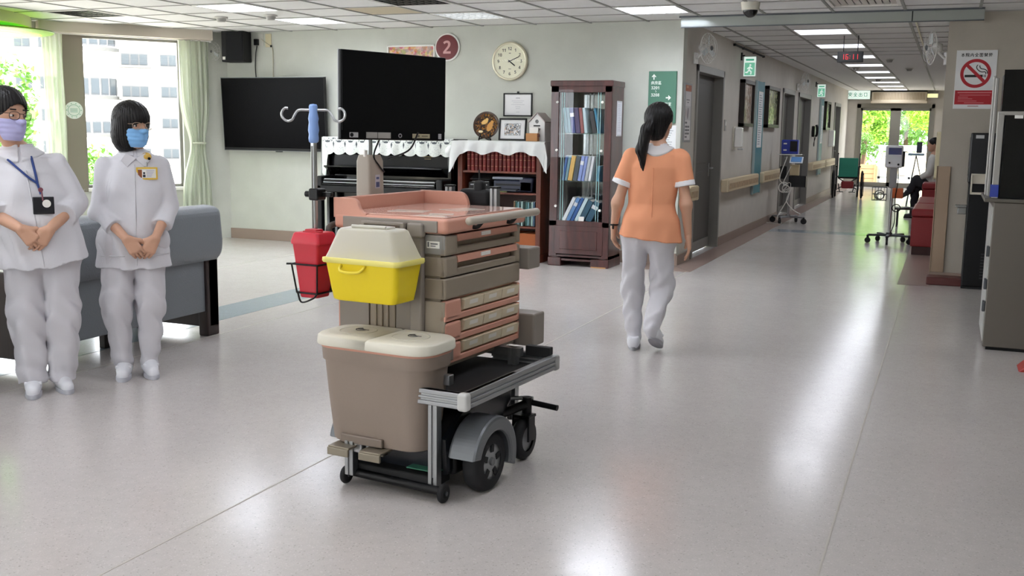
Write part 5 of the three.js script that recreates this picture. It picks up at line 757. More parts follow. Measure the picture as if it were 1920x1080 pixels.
  post(.09, .225, .05, .38); post(-.275, .265, .05, .19); post(0, .12, .1, .47); post(-.44, .0, .1, .47); rail('frame_beam', [span(-.3, .0, .1, .112, .105, .135, .002), span(-.3, .0, .12, .132, .105, .135, .002)]); rail('frame_beam', span(-.45, .1, .43, .47, .1, .135, .003)); rail('frame_beam', span(-.45, .1, .43, .47, -.5, -.465, .003)); post(-.44, -.48, .1, .47); post(.06, -.48, .14, .47);
  const tr = new THREE.Group(); tr.name = 'side_tray'; c.add(tr);
  const prof = (x0, x1, z0, z1) => mk('tray_rail', [span(x0, x1, .379, .396, z0, z1, .003), span(x0, x1, .404, .414, z0, z1, .003), span(x0, x1, .422, .44, z0, z1, .003), span(x0 + .006, x1 - .006, .38, .44, z0 + .006, z1 - .006)], MAT.alu, tr);
  prof(-.08, .245, .225, .255); prof(.215, .245, -.56, .225); prof(-.08, .215, -.56, -.53); mk('corner_cap', span(.205, .25, .372, .442, .22, .26, .012), mat(0xc9c9c6, .4), tr); mk('corner_cap', span(.205, .25, .372, .442, -.565, -.525, .012), mat(0x9c9c9a, .4), tr);
  mk('tray_floor', span(-.38, .22, .385, .392, -.54, .235), MAT.blackMatte, tr); mk('tray_bracket', span(.1, .22, .43, .475, -.55, -.515, .004), MAT.blackMatte, tr); mk('tray_bracket', span(-.06, .0, .39, .47, .19, .22, .004), MAT.blackMatte, tr);
  // power base
  mk('base_chassis', [span(-.42, .13, .07, .2, -.32, .14, .02), span(-.3, .1, .045, .09, .12, .24, .01)], MAT.blackMatte, c);
  mk('battery_hood', ext([[.16, .1], [.17, .22], [.06, .29], [-.16, .345], [-.3, .36], [-.35, .33], [-.34, .27], [-.24, .19], [-.18, .1]].map(([z, y]) => [-z, y]), .46, .02).rotateY(Math.PI / 2).translate(-.36, 0, 0), mat(0x1d2127, .25), c);
  mk('cross_bar', rod([-.305, .055, .25], [.136, .045, .25], .017, 14), MAT.black, c); mk('under_bracket', [box(.12, .02, .05, -.12, .08, .2, .005), box(.03, .06, .03, -.08, .06, .2, .006), box(.1, .012, .04, .05, .09, .17)], MAT.black, c); mk('circuit_board', box(.14, .004, .05, .03, .105, .2), mat(0x2f6a55, .5), c);
  for (const x of [-.31, .145]) { const w = mk('anti_tip_wheel', [tor(.026, .012, x, .039, .25, 0, Math.PI / 2, 0, 8, 22), cyl(.02, .02, .02, x, .039, .25, 16, 0, 0, Math.PI / 2)], MAT.rubber, c); mk('axle_cap', cyl(.009, .009, .032, x, .039, .25, 10, 0, 0, Math.PI / 2), MAT.darkSteel, w); }
  for (const [x, s] of [[.205, 1], [-.36, -1]]) {
    const R = .122, cy = R, cz = .04, w = mk('drive_wheel', at(lathe([[.07, -.038], [.1, -.04], [.114, -.032], [.122, -.015], [.122, .015], [.114, .032], [.1, .04], [.07, .038]], 44), x, cy, cz, 0, 0, Math.PI / 2), MAT.rubber, c);
    mk('rim_disc', [at(lathe([[.0, .03], [.03, .034], [.06, .03], [.078, .036], [.08, .02], [.0, .01]], 40), x, cy, cz, 0, 0, -s * Math.PI / 2)], mat(0x9fa1a3, .35, { metalness: .6 }), w); for (let i = 0; i < 5; i++) { const a = i * 1.2566 + .4; mk('rim_recess', at(box(.006, .024, .03, 0, 0, 0, .002), x + s * .034, cy + Math.sin(a) * .052, cz + Math.cos(a) * .052, -a, 0, 0), MAT.blackMatte, w); } mk('hub_cap', cyl(.016, .016, .012, x + s * .036, cy, cz, 16, 0, 0, Math.PI / 2), mat(0x77797b, .4, { metalness: .6 }), w);
    const fs = new THREE.Shape(); fs.absarc(0, 0, .166, deg(18), deg(196)); fs.absarc(.0, -.004, .136, deg(192), deg(22), true); const f = ext(fs, .1, .012, 20); f.rotateY(-Math.PI / 2); f.translate(x + .045 + (s < 0 ? .0 : 0), cy + .005, cz); mk('fender', f, mat(0x6d7074, .35, { metalness: .4 }), c);
    mk('motor', cyl(.05, .05, .14, x - s * .12, cy, cz, 18, 0, 0, Math.PI / 2), MAT.black, c);
    const fx = s > 0 ? .16 : -.36, fz = -.39, fw = mk('front_caster', at(lathe([[.055, -.024], [.08, -.024], [.092, -.01], [.092, .01], [.08, .024], [.055, .024]], 32), fx, .092, fz, 0, 0, Math.PI / 2), MAT.rubber, c); mk('caster_hub', cyl(.056, .056, .03, fx, .092, fz, 24, 0, 0, Math.PI / 2), mat(0x8d8f91, .4, { metalness: .5 }), fw);
    mk('caster_fork', [span(fx - .042, fx - .032, .085, .19, fz - .03, fz + .03, .004), span(fx + .032, fx + .042, .085, .19, fz - .03, fz + .03, .004), span(fx - .042, fx + .042, .186, .2, fz - .04, fz + .03, .004), cyl(.022, .022, .07, fx, .235, fz - .03, 16)], MAT.black, c);
    mk('swing_arm', tube([[fx - s * .1, .2, -.2], [fx - s * .06, .215, -.28], [fx, .24, fz - .01]], .02, 16, 10), MAT.black, c); if (s > 0) { mk('foot_peg', rod([fx - .01, .245, fz - .045], [fx + .14, .235, fz - .045], .013, 12), MAT.black, c); mk('arm_tube', rod([fx - .1, .27, -.34], [fx + .02, .262, -.44], .009), MAT.alu, c); }
  }
}
{ // monitor
  const m = thing('computer_monitor', 'black flat computer monitor with small stickers above the trolley', 'monitor', [-2.292, 1.554, -4.138], deg(66)); m.rotation.order = 'YXZ'; m.rotation.z = deg(-.6);
  mk('casing', [box(.578, .38, .028, 0, 0, -.016, .006), box(.26, .2, .03, -.05, -.02, -.04, .012)], mat(0x060608, .4, { specularIntensity: .3 }), m); mk('screen', box(.57, .336, .003, 0, .018, -.001), mat(0x060607, .3, { specularIntensity: .35 }), m); mk('silver_edge', box(.58, .382, .008, 0, 0, -.024, .003), mat(0x8f9193, .4), m);
  mk('mount_arm', [box(.1, .1, .02, -.12, -.06, -.06, .004), rod([-.13, -.19, -.05], [-.13, -.05, -.06], .014)], MAT.darkSteel, m);
  const st = (x, w, h, hex, n) => mk(n, box(w, h, .001, x, -.17, .0005), mat(hex, .5), m);
  st(-.225, .045, .022, 0xa9aaac, 'sticker'); mk('sticker_print', cyl(.009, .009, .001, -.236, -.17, .0014, 16, Math.PI / 2), MAT.black, m); st(-.13, .06, .026, 0x94938e, 'sticker'); st(-.062, .07, .026, 0x9c9b96, 'sticker'); mk('maker_badge', tor(.008, .002, .025, -.17, .001), mat(0x9fa0a4, .3, { metalness: .8 }), m); st(.145, .1, .02, 0xa39c82, 'sticker'); mk('sticker_print', [box(.02, .008, .001, .125, -.17, .0012), box(.035, .004, .001, .165, -.17, .0012)], mat(0x55523f, .5), m); st(.255, .018, .024, 0x9d9ea2, 'sticker');
}
{ // IV pole
  const p = cartThing('iv_pole', 'steel drip pole with blue grip and twin hooks on the trolley', 'drip pole');
  mk('pole', [cyl(.0125, .0125, .62, -.62, 1.07, .035, 18), cyl(.016, .016, .2, -.62, .82, .035, 18)], MAT.steel, p); mk('pole_slot', span(-.624, -.616, .76, 1.34, .046, .0485), mat(0x5c5a55, .4, { metalness: .8 }), p);
  mk('blue_grip', at(lathe([[.0, .16], [.014, .158], [.018, .15], [.017, .125], [.019, .115], [.0215, .1], [.019, .085], [.0215, .065], [.0225, .052], [.0195, .036], [.0215, .02], [.02, .006], [.014, 0]], 24), -.62, 1.352, .035), mat(0x7f9fd6, .4), p);
  const hk = (s) => tube([[0, 0, 0], [.03 * s, 0, .0], [.062 * s, -.002, 0], [.078 * s, -.022, 0], [.088 * s, -.04, 0], [.108 * s, -.046, 0], [.128 * s, -.032, 0], [.13 * s, -.01, 0], [.118 * s, .006, 0], [.104 * s, .006, 0]], .0052, 50, 8); const y = deg(28);
  for (const s of [-1, 1]) mk('hook', at(hk(s), -.62, 1.487, .035, 0, y), MAT.steel, p);
  for (const yy of [1.14, .96]) { const k = mk('clamp', [box(.05, .05, .06, -.61, yy, .03, .008), box(.06, .02, .02, -.57, yy, .02, .004)], MAT.black, p); mk('knob', cyl(.013, .013, .03, -.645, yy, .04, 12, 0, 0, Math.PI / 2), MAT.black, k); }
  mk('lower_bracket', [box(.1, .03, .03, -.58, .75, .02, .004)], MAT.darkSteel, p);
}
{ // yellow sharps container
  const y = cartThing('sharps_container', 'yellow sharps container with frosted clear lid on the trolley side', 'container'), cx = -.235, cz = .16;
  mk('tub', loft([[.27, .135, .742], [.3, .15, .748], [.315, .16, .79], [.345, .185, .895]].map(([w, d, h]) => rring(w, d, .022, h, cx, cz, 4))), mat(0xecd20e, .4), y); mk('rim', loft([[.365, .2, .893], [.372, .208, .9], [.37, .206, .912], [.35, .19, .914]].map(([w, d, h]) => rring(w, d, .026, h, cx, cz, 4))), mat(0xe8dc7a, .4), y);
  mk('clear_lid', loft([[.35, .188, .914], [.335, .178, .93], [.27, .125, 1.02], [.25, .11, 1.028], [.002, .002, 1.028]].map(([w, d, h]) => rring(w, d, .024, h, cx, cz, 4)), false), mat(0xf4f2ea, .6, { transmission: .62 }), y);
  mk('lid_flap', [box(.17, .01, .06, cx, 1.032, cz, .004), rod([cx - .08, 1.036, cz + .03], [cx + .08, 1.036, cz + .03], .006)], mat(0xe2dfd6, .5, { transmission: .3 }), y); mk('carry_handle', tube([[cx - .09, .888, cz + .09], [cx - .085, .87, cz + .108], [cx - .06, .862, cz + .114], [cx + .0, .864, cz + .114], [cx + .02, .873, cz + .108], [cx + .025, .888, cz + .09]], .0055, 30, 8), mat(0xe9d23a, .4), y);
  mk('hook_plate', [span(cx - .06, cx + .1, .84, .98, .03, .07, .006)], mat(0x8a8178, .5), y);
}
{ // red sharps container in wire holder
  const r = cartThing('red_sharps_box', 'red sharps box in a black wire holder on the trolley', 'container'), cx = -.575, cz = .1;
  mk('tub', loft([[.085, .085, .72], [.09, .09, .725], [.135, .125, .945]].map(([w, d, h]) => rring(w, d, .012, h, cx, cz, 4))), mat(0xc21f33, .35), r); mk('lid', loft([[.145, .135, .943], [.147, .137, .955], [.13, .12, .985], [.12, .11, .99]].map(([w, d, h]) => rring(w, d, .014, h, cx, cz, 4))), mat(0xc9263a, .35), r); mk('lid_cap', [box(.06, .014, .05, cx, .995, cz, .005), box(.09, .006, .02, cx + .01, .992, cz + .02, .002)], mat(0xb51c2e, .35), r);
  const ring = (w, h) => tube([[cx - w, h, cz - w], [cx + w, h, cz - w], [cx + w, h, cz + w], [cx - w, h, cz + w]], .004, 40, 6, true, 0); mk('wire_holder', [ring(.066, .86), ring(.052, .74), ...[[-1, -1], [1, -1], [1, 1], [-1, 1]].map(([a, b]) => rod([cx + a * .066, .86, cz + b * .066], [cx + a * .052, .74, cz + b * .052], .004, 6)), tube([[cx - .05, .74, cz + .05], [cx - .03, .7, cz + .05], [cx + .03, .72, cz + .05], [cx + .05, .74, cz + .05]], .004, 16, 6), rod([cx - .066, .86, cz + .066], [cx - .085, .86, cz + .075], .004, 6), rod([cx + .02, .86, cz - .066], [cx + .03, .86, .0], .004, 6)], MAT.black, r);
}
{ // twin pedal bin
  const b = cartThing('twin_pedal_bin', 'taupe twin pedal bin with cream lids hung on the trolley', 'bin'), cx = -.178, cz = .16;
  mk('bucket', loft([[.44, .19, .178, .08], [.452, .2, .184, .085], [.49, .225, .37, .09], [.515, .245, .505, .1], [.53, .255, .507, .1], [.535, .26, .56, .1]].map(([w, d, h, r]) => rring(w, d, r, h, cx, cz, 8))), mat(0x97877b, .5, { map: plaster, metres: true }), b); mk('rim_line', loft([[.538, .263, .558, .1], [.542, .267, .563, .1], [.538, .263, .568, .1]].map(([w, d, h, r]) => rring(w, d, r, h, cx, cz, 8))), mat(0xc9937f, .5), b);
  const lid = (x0, x1, s) => { const w = x1 - x0, L = (k, h) => { const q = new THREE.Shape(), a = -w / 2 + k, c = w / 2 - k, d = .138 - k; const r = .1; if (s < 0) { q.moveTo(c, -d); q.lineTo(c, d); q.lineTo(a + r, d); q.quadraticCurveTo(a, d, a, d - r); q.lineTo(a, -d + r); q.quadraticCurveTo(a, -d, a + r, -d); } else { q.moveTo(a, -d); q.lineTo(c - r, -d); q.quadraticCurveTo(c, -d, c, -d + r); q.lineTo(c, d - r); q.quadraticCurveTo(c, d, c - r, d); q.lineTo(a, d); } q.closePath(); return q.getPoints(8).slice(0, -1).map((p) => [(x0 + x1) / 2 + p.x, h, cz - p.y]); }; const g = [L(0, .568), L(-.002, .575), L(0, .602), L(.008, .61), L(.03, .613)].map((r) => (THREE.ShapeUtils.isClockWise(r.map((p) => new THREE.Vector2(p[0], -p[2]))) ? r.reverse() : r)); return mk('lid', loft(g), mat(0xddd8c8, .4), b); };
  const l1 = lid(-.452, -.184, -1), l2 = lid(-.18, .096, 1);
  for (const [l, x] of [[l1, -.31], [l2, -.06]]) { mk('lid_emblem', [tor(.022, .0022, x, .6135, cz - .02, Math.PI / 2, 0, 0, 5, 20, 4.4), box(.05, .001, .007, x + .01, .6138, cz - .02), box(.03, .001, .006, x - .012, .6138, cz - .032)], mat(0x4c4a48, .6), l); mk('lid_recess', tor(.075, .0015, x, .6132, cz, Math.PI / 2), mat(0xc4bfae, .5), l); }
  mk('pedal_housing', span(-.32, -.12, .18, .215, cz + .085, cz + .118, .006), mat(0x83756a, .5), b);
  for (const x of [-.29, -.14]) mk('pedal', [span(x - .05, x + .05, .142, .172, .325, .337, .003), span(x - .05, x + .05, .168, .178, .24, .33, .003), span(x - .012, x + .012, .14, .2, .22, .26, .004)], mat(0x8f8778, .35, { metalness: .7 }), b); mk('hinge', [box(.04, .05, .05, -.24, .17, .25, .006), cyl(.012, .012, .06, -.2, .16, .25, 12)], MAT.steel, b); mk('hanger', span(-.4, .04, .5, .56, -.0, .045, .006), mat(0x8a8178, .5), b);
}

// ---------- people: signed distance fields meshed with surface nets ----------
function nets(f, lo, hi, c) {
  const n = [0, 1, 2].map((k) => Math.ceil((hi[k] - lo[k]) / c) + 2), [nx, ny, nz] = n, v = new Float32Array(nx * ny * nz), B = 7;
  const id = (i, j, k) => i + nx * (j + ny * k), X = (i) => lo[0] + (i - .5) * c, Y = (j) => lo[1] + (j - .5) * c, Z = (k) => lo[2] + (k - .5) * c;
  for (let k0 = 0; k0 < nz; k0 += B) for (let j0 = 0; j0 < ny; j0 += B) for (let i0 = 0; i0 < nx; i0 += B) {
    const m = f(X(i0 + B / 2), Y(j0 + B / 2), Z(k0 + B / 2)), skip = Math.abs(m) > B * c * 1.75;
    for (let k = k0; k < Math.min(nz, k0 + B); k++) for (let j = j0; j < Math.min(ny, j0 + B); j++) for (let i = i0; i < Math.min(nx, i0 + B); i++) v[id(i, j, k)] = skip ? m : f(X(i), Y(j), Z(k));
  }
  const vi = new Int32Array(v.length).fill(-1), pos = [], idx = [], off = [0, 1, nx, nx + 1, nx * ny, nx * ny + 1, nx * ny + nx, nx * ny + nx + 1], E = [[0, 1], [2, 3], [4, 5], [6, 7], [0, 2], [1, 3], [4, 6], [5, 7], [0, 4], [1, 5], [2, 6], [3, 7]];
  for (let k = 0; k < nz - 1; k++) for (let j = 0; j < ny - 1; j++) for (let i = 0; i < nx - 1; i++) {
    const b = id(i, j, k); let s = 0; for (let q = 0; q < 8; q++) if (v[b + off[q]] < 0) s++; if (s === 0 || s === 8) continue;
    let x = 0, y = 0, z = 0, m = 0;
    for (const [p, q] of E) { const a = v[b + off[p]], d = v[b + off[q]]; if ((a < 0) === (d < 0)) continue; const t = a / (a - d); x += lerp(p & 1, q & 1, t); y += lerp((p >> 1) & 1, (q >> 1) & 1, t); z += lerp(p >> 2, q >> 2, t); m++; }
    vi[b] = pos.length / 3; pos.push(X(i + x / m), Y(j + y / m), Z(k + z / m));
  }
  const quad = (a, b, d, e, flip) => { if (a < 0 || b < 0 || d < 0 || e < 0) return; flip ? idx.push(a, d, b, a, e, d) : idx.push(a, b, d, a, d, e); };
  for (let k = 1; k < nz - 1; k++) for (let j = 1; j < ny - 1; j++) for (let i = 1; i < nx - 1; i++) {
    const b = id(i, j, k), s = v[b] < 0;
    if (s !== v[b + 1] < 0) quad(vi[b], vi[b - nx], vi[b - nx - nx * ny], vi[b - nx * ny], s ? 1 : 0);
    if (s !== v[b + nx] < 0) quad(vi[b], vi[b - nx * ny], vi[b - 1 - nx * ny], vi[b - 1], s ? 1 : 0);
    if (s !== v[b + nx * ny] < 0) quad(vi[b], vi[b - 1], vi[b - 1 - nx], vi[b - nx], s ? 1 : 0);
  }
  const g = new THREE.BufferGeometry(), nor = new Float32Array(pos.length), e = c * .6;
  for (let q = 0; q < pos.length; q += 3) { const [x, y, z] = [pos[q], pos[q + 1], pos[q + 2]], a = f(x + e, y, z) - f(x - e, y, z), b = f(x, y + e, z) - f(x, y - e, z), d = f(x, y, z + e) - f(x, y, z - e), l = Math.hypot(a, b, d) || 1; nor[q] = a / l; nor[q + 1] = b / l; nor[q + 2] = d / l; }
  for (let t = 0; t < idx.length; t += 3) { const [a, b, d] = [idx[t] * 3, idx[t + 1] * 3, idx[t + 2] * 3], ux = pos[b] - pos[a], uy = pos[b + 1] - pos[a + 1], uz = pos[b + 2] - pos[a + 2], wx = pos[d] - pos[a], wy = pos[d + 1] - pos[a + 1], wz = pos[d + 2] - pos[a + 2]; if ((uy * wz - uz * wy) * nor[a] + (uz * wx - ux * wz) * nor[a + 1] + (ux * wy - uy * wx) * nor[a + 2] < 0) { const h = idx[t + 1]; idx[t + 1] = idx[t + 2]; idx[t + 2] = h; } }
  g.setAttribute('position', new THREE.Float32BufferAttribute(pos, 3)); g.setAttribute('normal', new THREE.BufferAttribute(nor, 3)); g.setIndex(idx); return g;
}
const cone = (a, b, r, q = r, flat = 1) => { const dx = b[0] - a[0], dy = b[1] - a[1], dz = b[2] - a[2], l = dx * dx + dy * dy + dz * dz || 1e-9; return (x, y, z) => { const px = x - a[0], py = y - a[1], pz = z - a[2], t = Math.min(1, Math.max(0, (px * dx + py * dy + pz * dz) / l)); return Math.hypot(px - dx * t, py - dy * t, (pz - dz * t) / flat) - (r + (q - r) * t); }; };
const ell = (c, r) => (x, y, z) => { const X = (x - c[0]) / r[0], Y = (y - c[1]) / r[1], Z = (z - c[2]) / r[2], k = Math.hypot(X, Y, Z), m = Math.hypot(X / r[0], Y / r[1], Z / r[2]); return m < 1e-6 ? -Math.min(...r) : k * (k - 1) / m; };
const smin = (a, b, k) => { const h = Math.max(k - Math.abs(a - b), 0) / k; return Math.min(a, b) - h * h * k * .25; };
const joinS = (list, k) => (x, y, z) => { let d = list[0](x, y, z); for (let i = 1; i < list.length; i++) d = smin(d, list[i](x, y, z), k); return d; };
// levels from top to bottom: [y, cx, cz, rx, rz]; an upright trunk of elliptic sections
const trunk = (lv) => (x, y, z) => {
  const n = lv.length; let i = 0; while (i < n - 2 && y < lv[i + 1][0]) i++;
  const t = smooth(0, 1, clamp((lv[i][0] - y) / (lv[i][0] - lv[i + 1][0]), 0, 1)) * .5 + clamp((lv[i][0] - y) / (lv[i][0] - lv[i + 1][0]), 0, 1) * .5, q = (k) => lerp(lv[i][k], lv[i + 1][k], t), rx = q(3), rz = q(4);
  return Math.max((Math.hypot((x - q(1)) / rx, (z - q(2)) / rz) - 1) * Math.min(rx, rz), y - lv[0][0], lv[n - 1][0] - y);
};
const bounds = (pts, pad) => [[0, 1, 2].map((k) => Math.min(...pts.map((p) => p[k])) - pad), [0, 1, 2].map((k) => Math.max(...pts.map((p) => p[k])) + pad)];
const nrm = (v) => { const l = Math.hypot(...v); return v.map((q) => q / l); }, add = (a, b, s = 1) => a.map((q, i) => q + b[i] * s);
const hit = (f, x, y, dir = 1) => { let z = .5 * dir; for (let i = 0; i < 200; i++) { const d = f(x, y, z); if (d < .0008) break; z -= dir * Math.max(.0008, d * .6); } return z; };
function hand(W, D, N, T, curl, spread = 1) {   // wrist, finger direction, palm normal, thumb side
  D = nrm(D); N = nrm(N); T = nrm(T); const palm = [], fing = [], at3 = (d, t, n = 0) => add(add(add(W, D, d), T, t), N, n);
  [.028, .0095, -.0095, -.027].forEach((o, i) => {
    palm.push(cone(at3(.005, o * .55), at3(.082 - Math.abs(i - 1.2) * .005, o), .0135, .0115));
    let p = at3(.082 - Math.abs(i - 1.2) * .005, o), a = .12; const L = [.07, .078, .073, .057][i], out = o * .25 * spread;
    [[.44, .5], [.31, .8], [.25, .6]].forEach(([s, b], k) => { a += curl * b; const dir = nrm(add(add(D.map((q) => q * Math.cos(a)), N, Math.sin(a)), T, out)), e = add(p, dir, L * s); fing.push(cone(p, e, .0088 - k * .0007, .0082 - k * .0008)); p = e; });
  });
  const t0 = at3(.018, .022), t1 = add(t0, nrm(add(add(D.map((q) => q * .7), T, .7), N, .25)), .045), t2 = add(t1, nrm(add(add(D.map((q) => q * .95), T, .15), N, .35)), .034);
  const pf = joinS(palm.concat([cone(t0, t1, .0135, .0108)]), .016), ff = fing.concat([cone(t1, t2, .0104, .0085)]);
  return { f: (x, y, z) => { let d = pf(x, y, z); let m = 1; for (const q of ff) m = Math.min(m, q(x, y, z)); return smin(d, m, .006); }, pts: [W, at3(.17, .05), at3(.17, -.05), at3(.05, .08), at3(.1, 0, .09), at3(.1, 0, -.03)] };
}
const skinM = mat(0xc79a80, .5), hairM = mat(0x0d0a0a, .45, { specularIntensity: .6 }), whiteCloth = mat(0xd6d5da, .85, { bumpMap: fabricBump, bumpScale: .0004, metres: true }), whiteTrouser = mat(0xd2d0d5, .88, { bumpMap: fabricBump, bumpScale: .0004, metres: true }), shoeM = mat(0xe4e5ea, .45), soleM = mat(0xb9bac2, .6);
const shoeGeo = nets((x, y, z) => { const w = 1 - .12 * smooth(.02, .1, z); let d = smin(cone([0, .046, -.075], [0, .036, .085], .04, .036)(x / w, y, z), cone([0, .078, -.078], [0, .06, .0], .034, .034)(x, y, z), .03); return Math.max(d, .014 - y, y - .098 - z * .1); }, [-.06, 0, -.13], [.06, .12, .14], .0055);
const soleGeo = loft([0, .004, .02, .024].map((y, i) => { const o = []; for (let k = 0; k < 28; k++) { const a = k / 28 * 6.2832, c = Math.cos(a), s = Math.sin(a), g = i % 3 === 0 ? -.002 : 0; o.push([(.041 + .005 * s + g) * c * (s < -.2 ? .93 : 1), y, .006 + (.121 + g) * s]); } return o.reverse(); }));
const strapGeo = box(.086, .018, .022, 0, .066, .022, .006);
function person(cfg) {
  const P = thing('person', cfg.label, 'person', cfg.pos, cfg.yaw), J = cfg.joints, hs = cfg.headScale ?? 1;
  const HM = new THREE.Matrix4().compose(V(...J.head), new THREE.Quaternion().setFromEuler(new THREE.Euler(deg(cfg.headPitch ?? 0), deg(cfg.headYaw ?? 0), deg(cfg.headRoll ?? 0), 'YXZ')), V(hs, hs, hs));
  // head in its own axes, face towards +z
  const skull = joinS([ell([0, .028, -.012], [.074, .084, .094]), cone([0, -.015, .022], [0, -.083, .046], .062, .034), cone([0, -.055, .03], [0, -.02, -.03], .052, .06)], .03);
  const faceF = joinS([skull, cone([0, .012, .082], [0, -.022, .102], .008, .0125), ell([.076, -.012, -.008], [.01, .03, .018]), ell([-.076, -.012, -.008], [.01, .03, .018]), cone([0, -.06, .075], [0, -.058, .083], .014, .012)], .012);
  const eyed = (x, y, z) => { let d = faceF(x, y, z); for (const s of [-1, 1]) d = Math.max(d, -(Math.hypot(x - s * .032, (y - .002) * 1.6, z - .098) - .02)); return d; };
  const skin = []; if (!cfg.noHead) skin.push(nets(eyed, [-.1, -.13, -.13], [.1, .125, .13], .0048).applyMatrix4(HM));
  const S = (k) => J[k], neckTop = V(0, -.06, -.02).applyMatrix4(HM).toArray();
  const bones = [cone(J.neck, neckTop, .05, .048), cone(add(J.neck, [0, -.05, 0]), J.hip, .09, .1, .8)];
  for (const s of ['L', 'R']) bones.push(cone(J.neck, J['sh' + s], .036, .026), cone(J['sh' + s], J['el' + s], cfg.arm?.[0] ?? .036, cfg.arm?.[1] ?? .034), cone(J['el' + s], J['wr' + s], cfg.arm?.[1] ?? .036, cfg.arm?.[2] ?? .023), cone(J.hip, J['hp' + s], .08, .07), cone(J['hp' + s], J['kn' + s], .065, .048), cone(J['kn' + s], J['an' + s], .046, .034));
  const bf = joinS(bones, .035), pts = Object.values(J).filter((p) => Array.isArray(p)); skin.push(nets(bf, ...bounds(pts, .12), .0105));
  for (const s of ['L', 'R']) if (cfg.hands?.[s]) { const h = hand(J['wr' + s], ...cfg.hands[s]); const w = cone(add(J['wr' + s], nrm(add(J['wr' + s], J['el' + s], -1)), -.03), J['wr' + s], .0235, .021); const f = (x, y, z) => smin(h.f(x, y, z), w(x, y, z), .012); skin.push(nets(f, ...bounds(h.pts, .035), .0042)); }
  mk('body', skin, cfg.skin ?? skinM, P);
  // clothing
  const wr = (a, fx, fy) => (x, y, z) => a * (Math.sin(x * fx * 1.7 + z * 15 + Math.sin(y * 9 + x * 6) * 2) * (.35 + .65 * Math.sin(y * 8 + x * 11) ** 2) + .5 * Math.sin(y * fy + z * 19 + x * 17 + Math.sin(x * 25) * 1.5) * Math.sin(x * 12 + y * 5));
  const tf = [trunk(cfg.tunic)]; const slv = cfg.sleeve; for (const s of ['L', 'R']) { const a = J['sh' + s], b = J['el' + s], e = slv.to[s]; tf.push(slv.elbow ? joinS([cone(a, b, slv.r[0], slv.r[1]), cone(b, e, slv.r[1], slv.r[2])], .03) : cone(a, e, slv.r[0], slv.r[2])); }
  const cuts = ['L', 'R'].map((s) => { const e = slv.to[s], a = slv.elbow ? J['el' + s] : J['sh' + s], d = nrm(add(e, a, -1)); return [e, d]; }), wt = wr(cfg.crease ?? .007, 21, 31), base = tf[0], sl = tf.slice(1);
  const hem = cfg.hem ?? (() => -9);
  const tunicF = (x, y, z) => { let d = base(x, y, z); sl.forEach((q, i) => { const [e, n] = cuts[i]; const cut = (x - e[0]) * n[0] + (y - e[1]) * n[1] + (z - e[2]) * n[2]; d = smin(d, Math.max(q(x, y, z), cut), .016); }); return Math.max(d, hem(x, z) - y) + wt(x, y, z); };
  mk('tunic', nets(tunicF, ...bounds([...pts.filter((p) => p[1] > .5), ...cfg.tunic.map((l) => [l[1] - l[3], l[0], -l[4]]), ...cfg.tunic.map((l) => [l[1] + l[3], l[0], l[4]])], .1), .0085), cfg.tunicM ?? whiteCloth, P);
  const tr = cfg.trousers, wl = (x, y, z) =>   .006 * Math.sin(x * 55 + z * 30 + Math.sin(y * 7 + x * 4) * 2.2) * (.4 + .6 * Math.sin(y * 11 + x * 13) ** 2) + .006 * Math.sin(y * 47 + x * 31 + Math.sin(z * 40) * 2) * smooth(.25, .1, Math.abs(y - .38)) + .006 * Math.sin(y * 60 + x * 20) * smooth(.22, .08, y), legs = ['L', 'R'].map((s) => joinS([cone(J['hp' + s], J['kn' + s], tr[0], tr[1]), cone(J['kn' + s], J['an' + s], tr[1], tr[2])], .04)), pel = joinS([ell(J.hip, cfg.pelvis ?? [.165, .12, .12]), cone(J.hpL, J.hpR, .1, .1)], .05);
  const trF = (x, y, z) => { let d = smin(Math.min(legs[0](x, y, z), legs[1](x, y, z)), pel(x, y, z), .035); return Math.max(d, -(y - (cfg.cuff ? (x > cfg.mid ? cfg.cuff[0] : cfg.cuff[1]) : .045))) + wl(x, y, z); };
  mk('trousers', nets(trF, ...bounds([J.hip, J.hpL, J.hpR, J.knL, J.knR, J.anL, J.anR], .16), .009), cfg.trouserM ?? whiteTrouser, P);
  for (const s of ['L', 'R']) { const q = cfg.shoes?.[s]; if (!q) continue; const m = new THREE.Matrix4().compose(V(...q.p), new THREE.Quaternion().setFromEuler(new THREE.Euler(deg(q.pitch ?? 0), deg(q.yaw ?? 0), 0, 'YXZ')), V(1, 1, 1)), o = mk('shoe', shoeGeo.clone().applyMatrix4(m), cfg.shoeM ?? shoeM, P); mk('sole', soleGeo.clone().applyMatrix4(m), cfg.soleM ?? soleM, o); mk('strap', strapGeo.clone().applyMatrix4(m), cfg.shoeM ?? shoeM, o); }
  // head dress
  const ridge = (x, y, z) => .0016 * Math.sin(Math.atan2(x, z + .02) * 46 + y * 30) + .001 * Math.sin(x * 310 + y * 60);
  const put = (n, g, m, parent = P) => mk(n, (Array.isArray(g) ? g : [g]).map((q) => q.clone().applyMatrix4(HM)), m, parent);
  if (cfg.hair) { const h = cfg.hair; put('hair', nets((x, y, z) => h.f(x, y, z) + ridge(x, y, z), h.lo ?? [-.13, -.16, -.19], h.hi ?? [.13, .16, .14], .0058), hairM); }
  for (const s of [-1, 1]) { const e = put('eye', sph(.0098, s * .032, .002, .0757, 1.2, .62, .8, 12), mat(0xcfc7c2, .25)); put('iris', sph(.0056, s * .032 + .001, .002, .0808, 1, 1, .6, 12), mat(0x1c120e, .15), e); put('eyebrow', box(.034, .006, .006, s * .034, .03, .084, .003), hairM); }
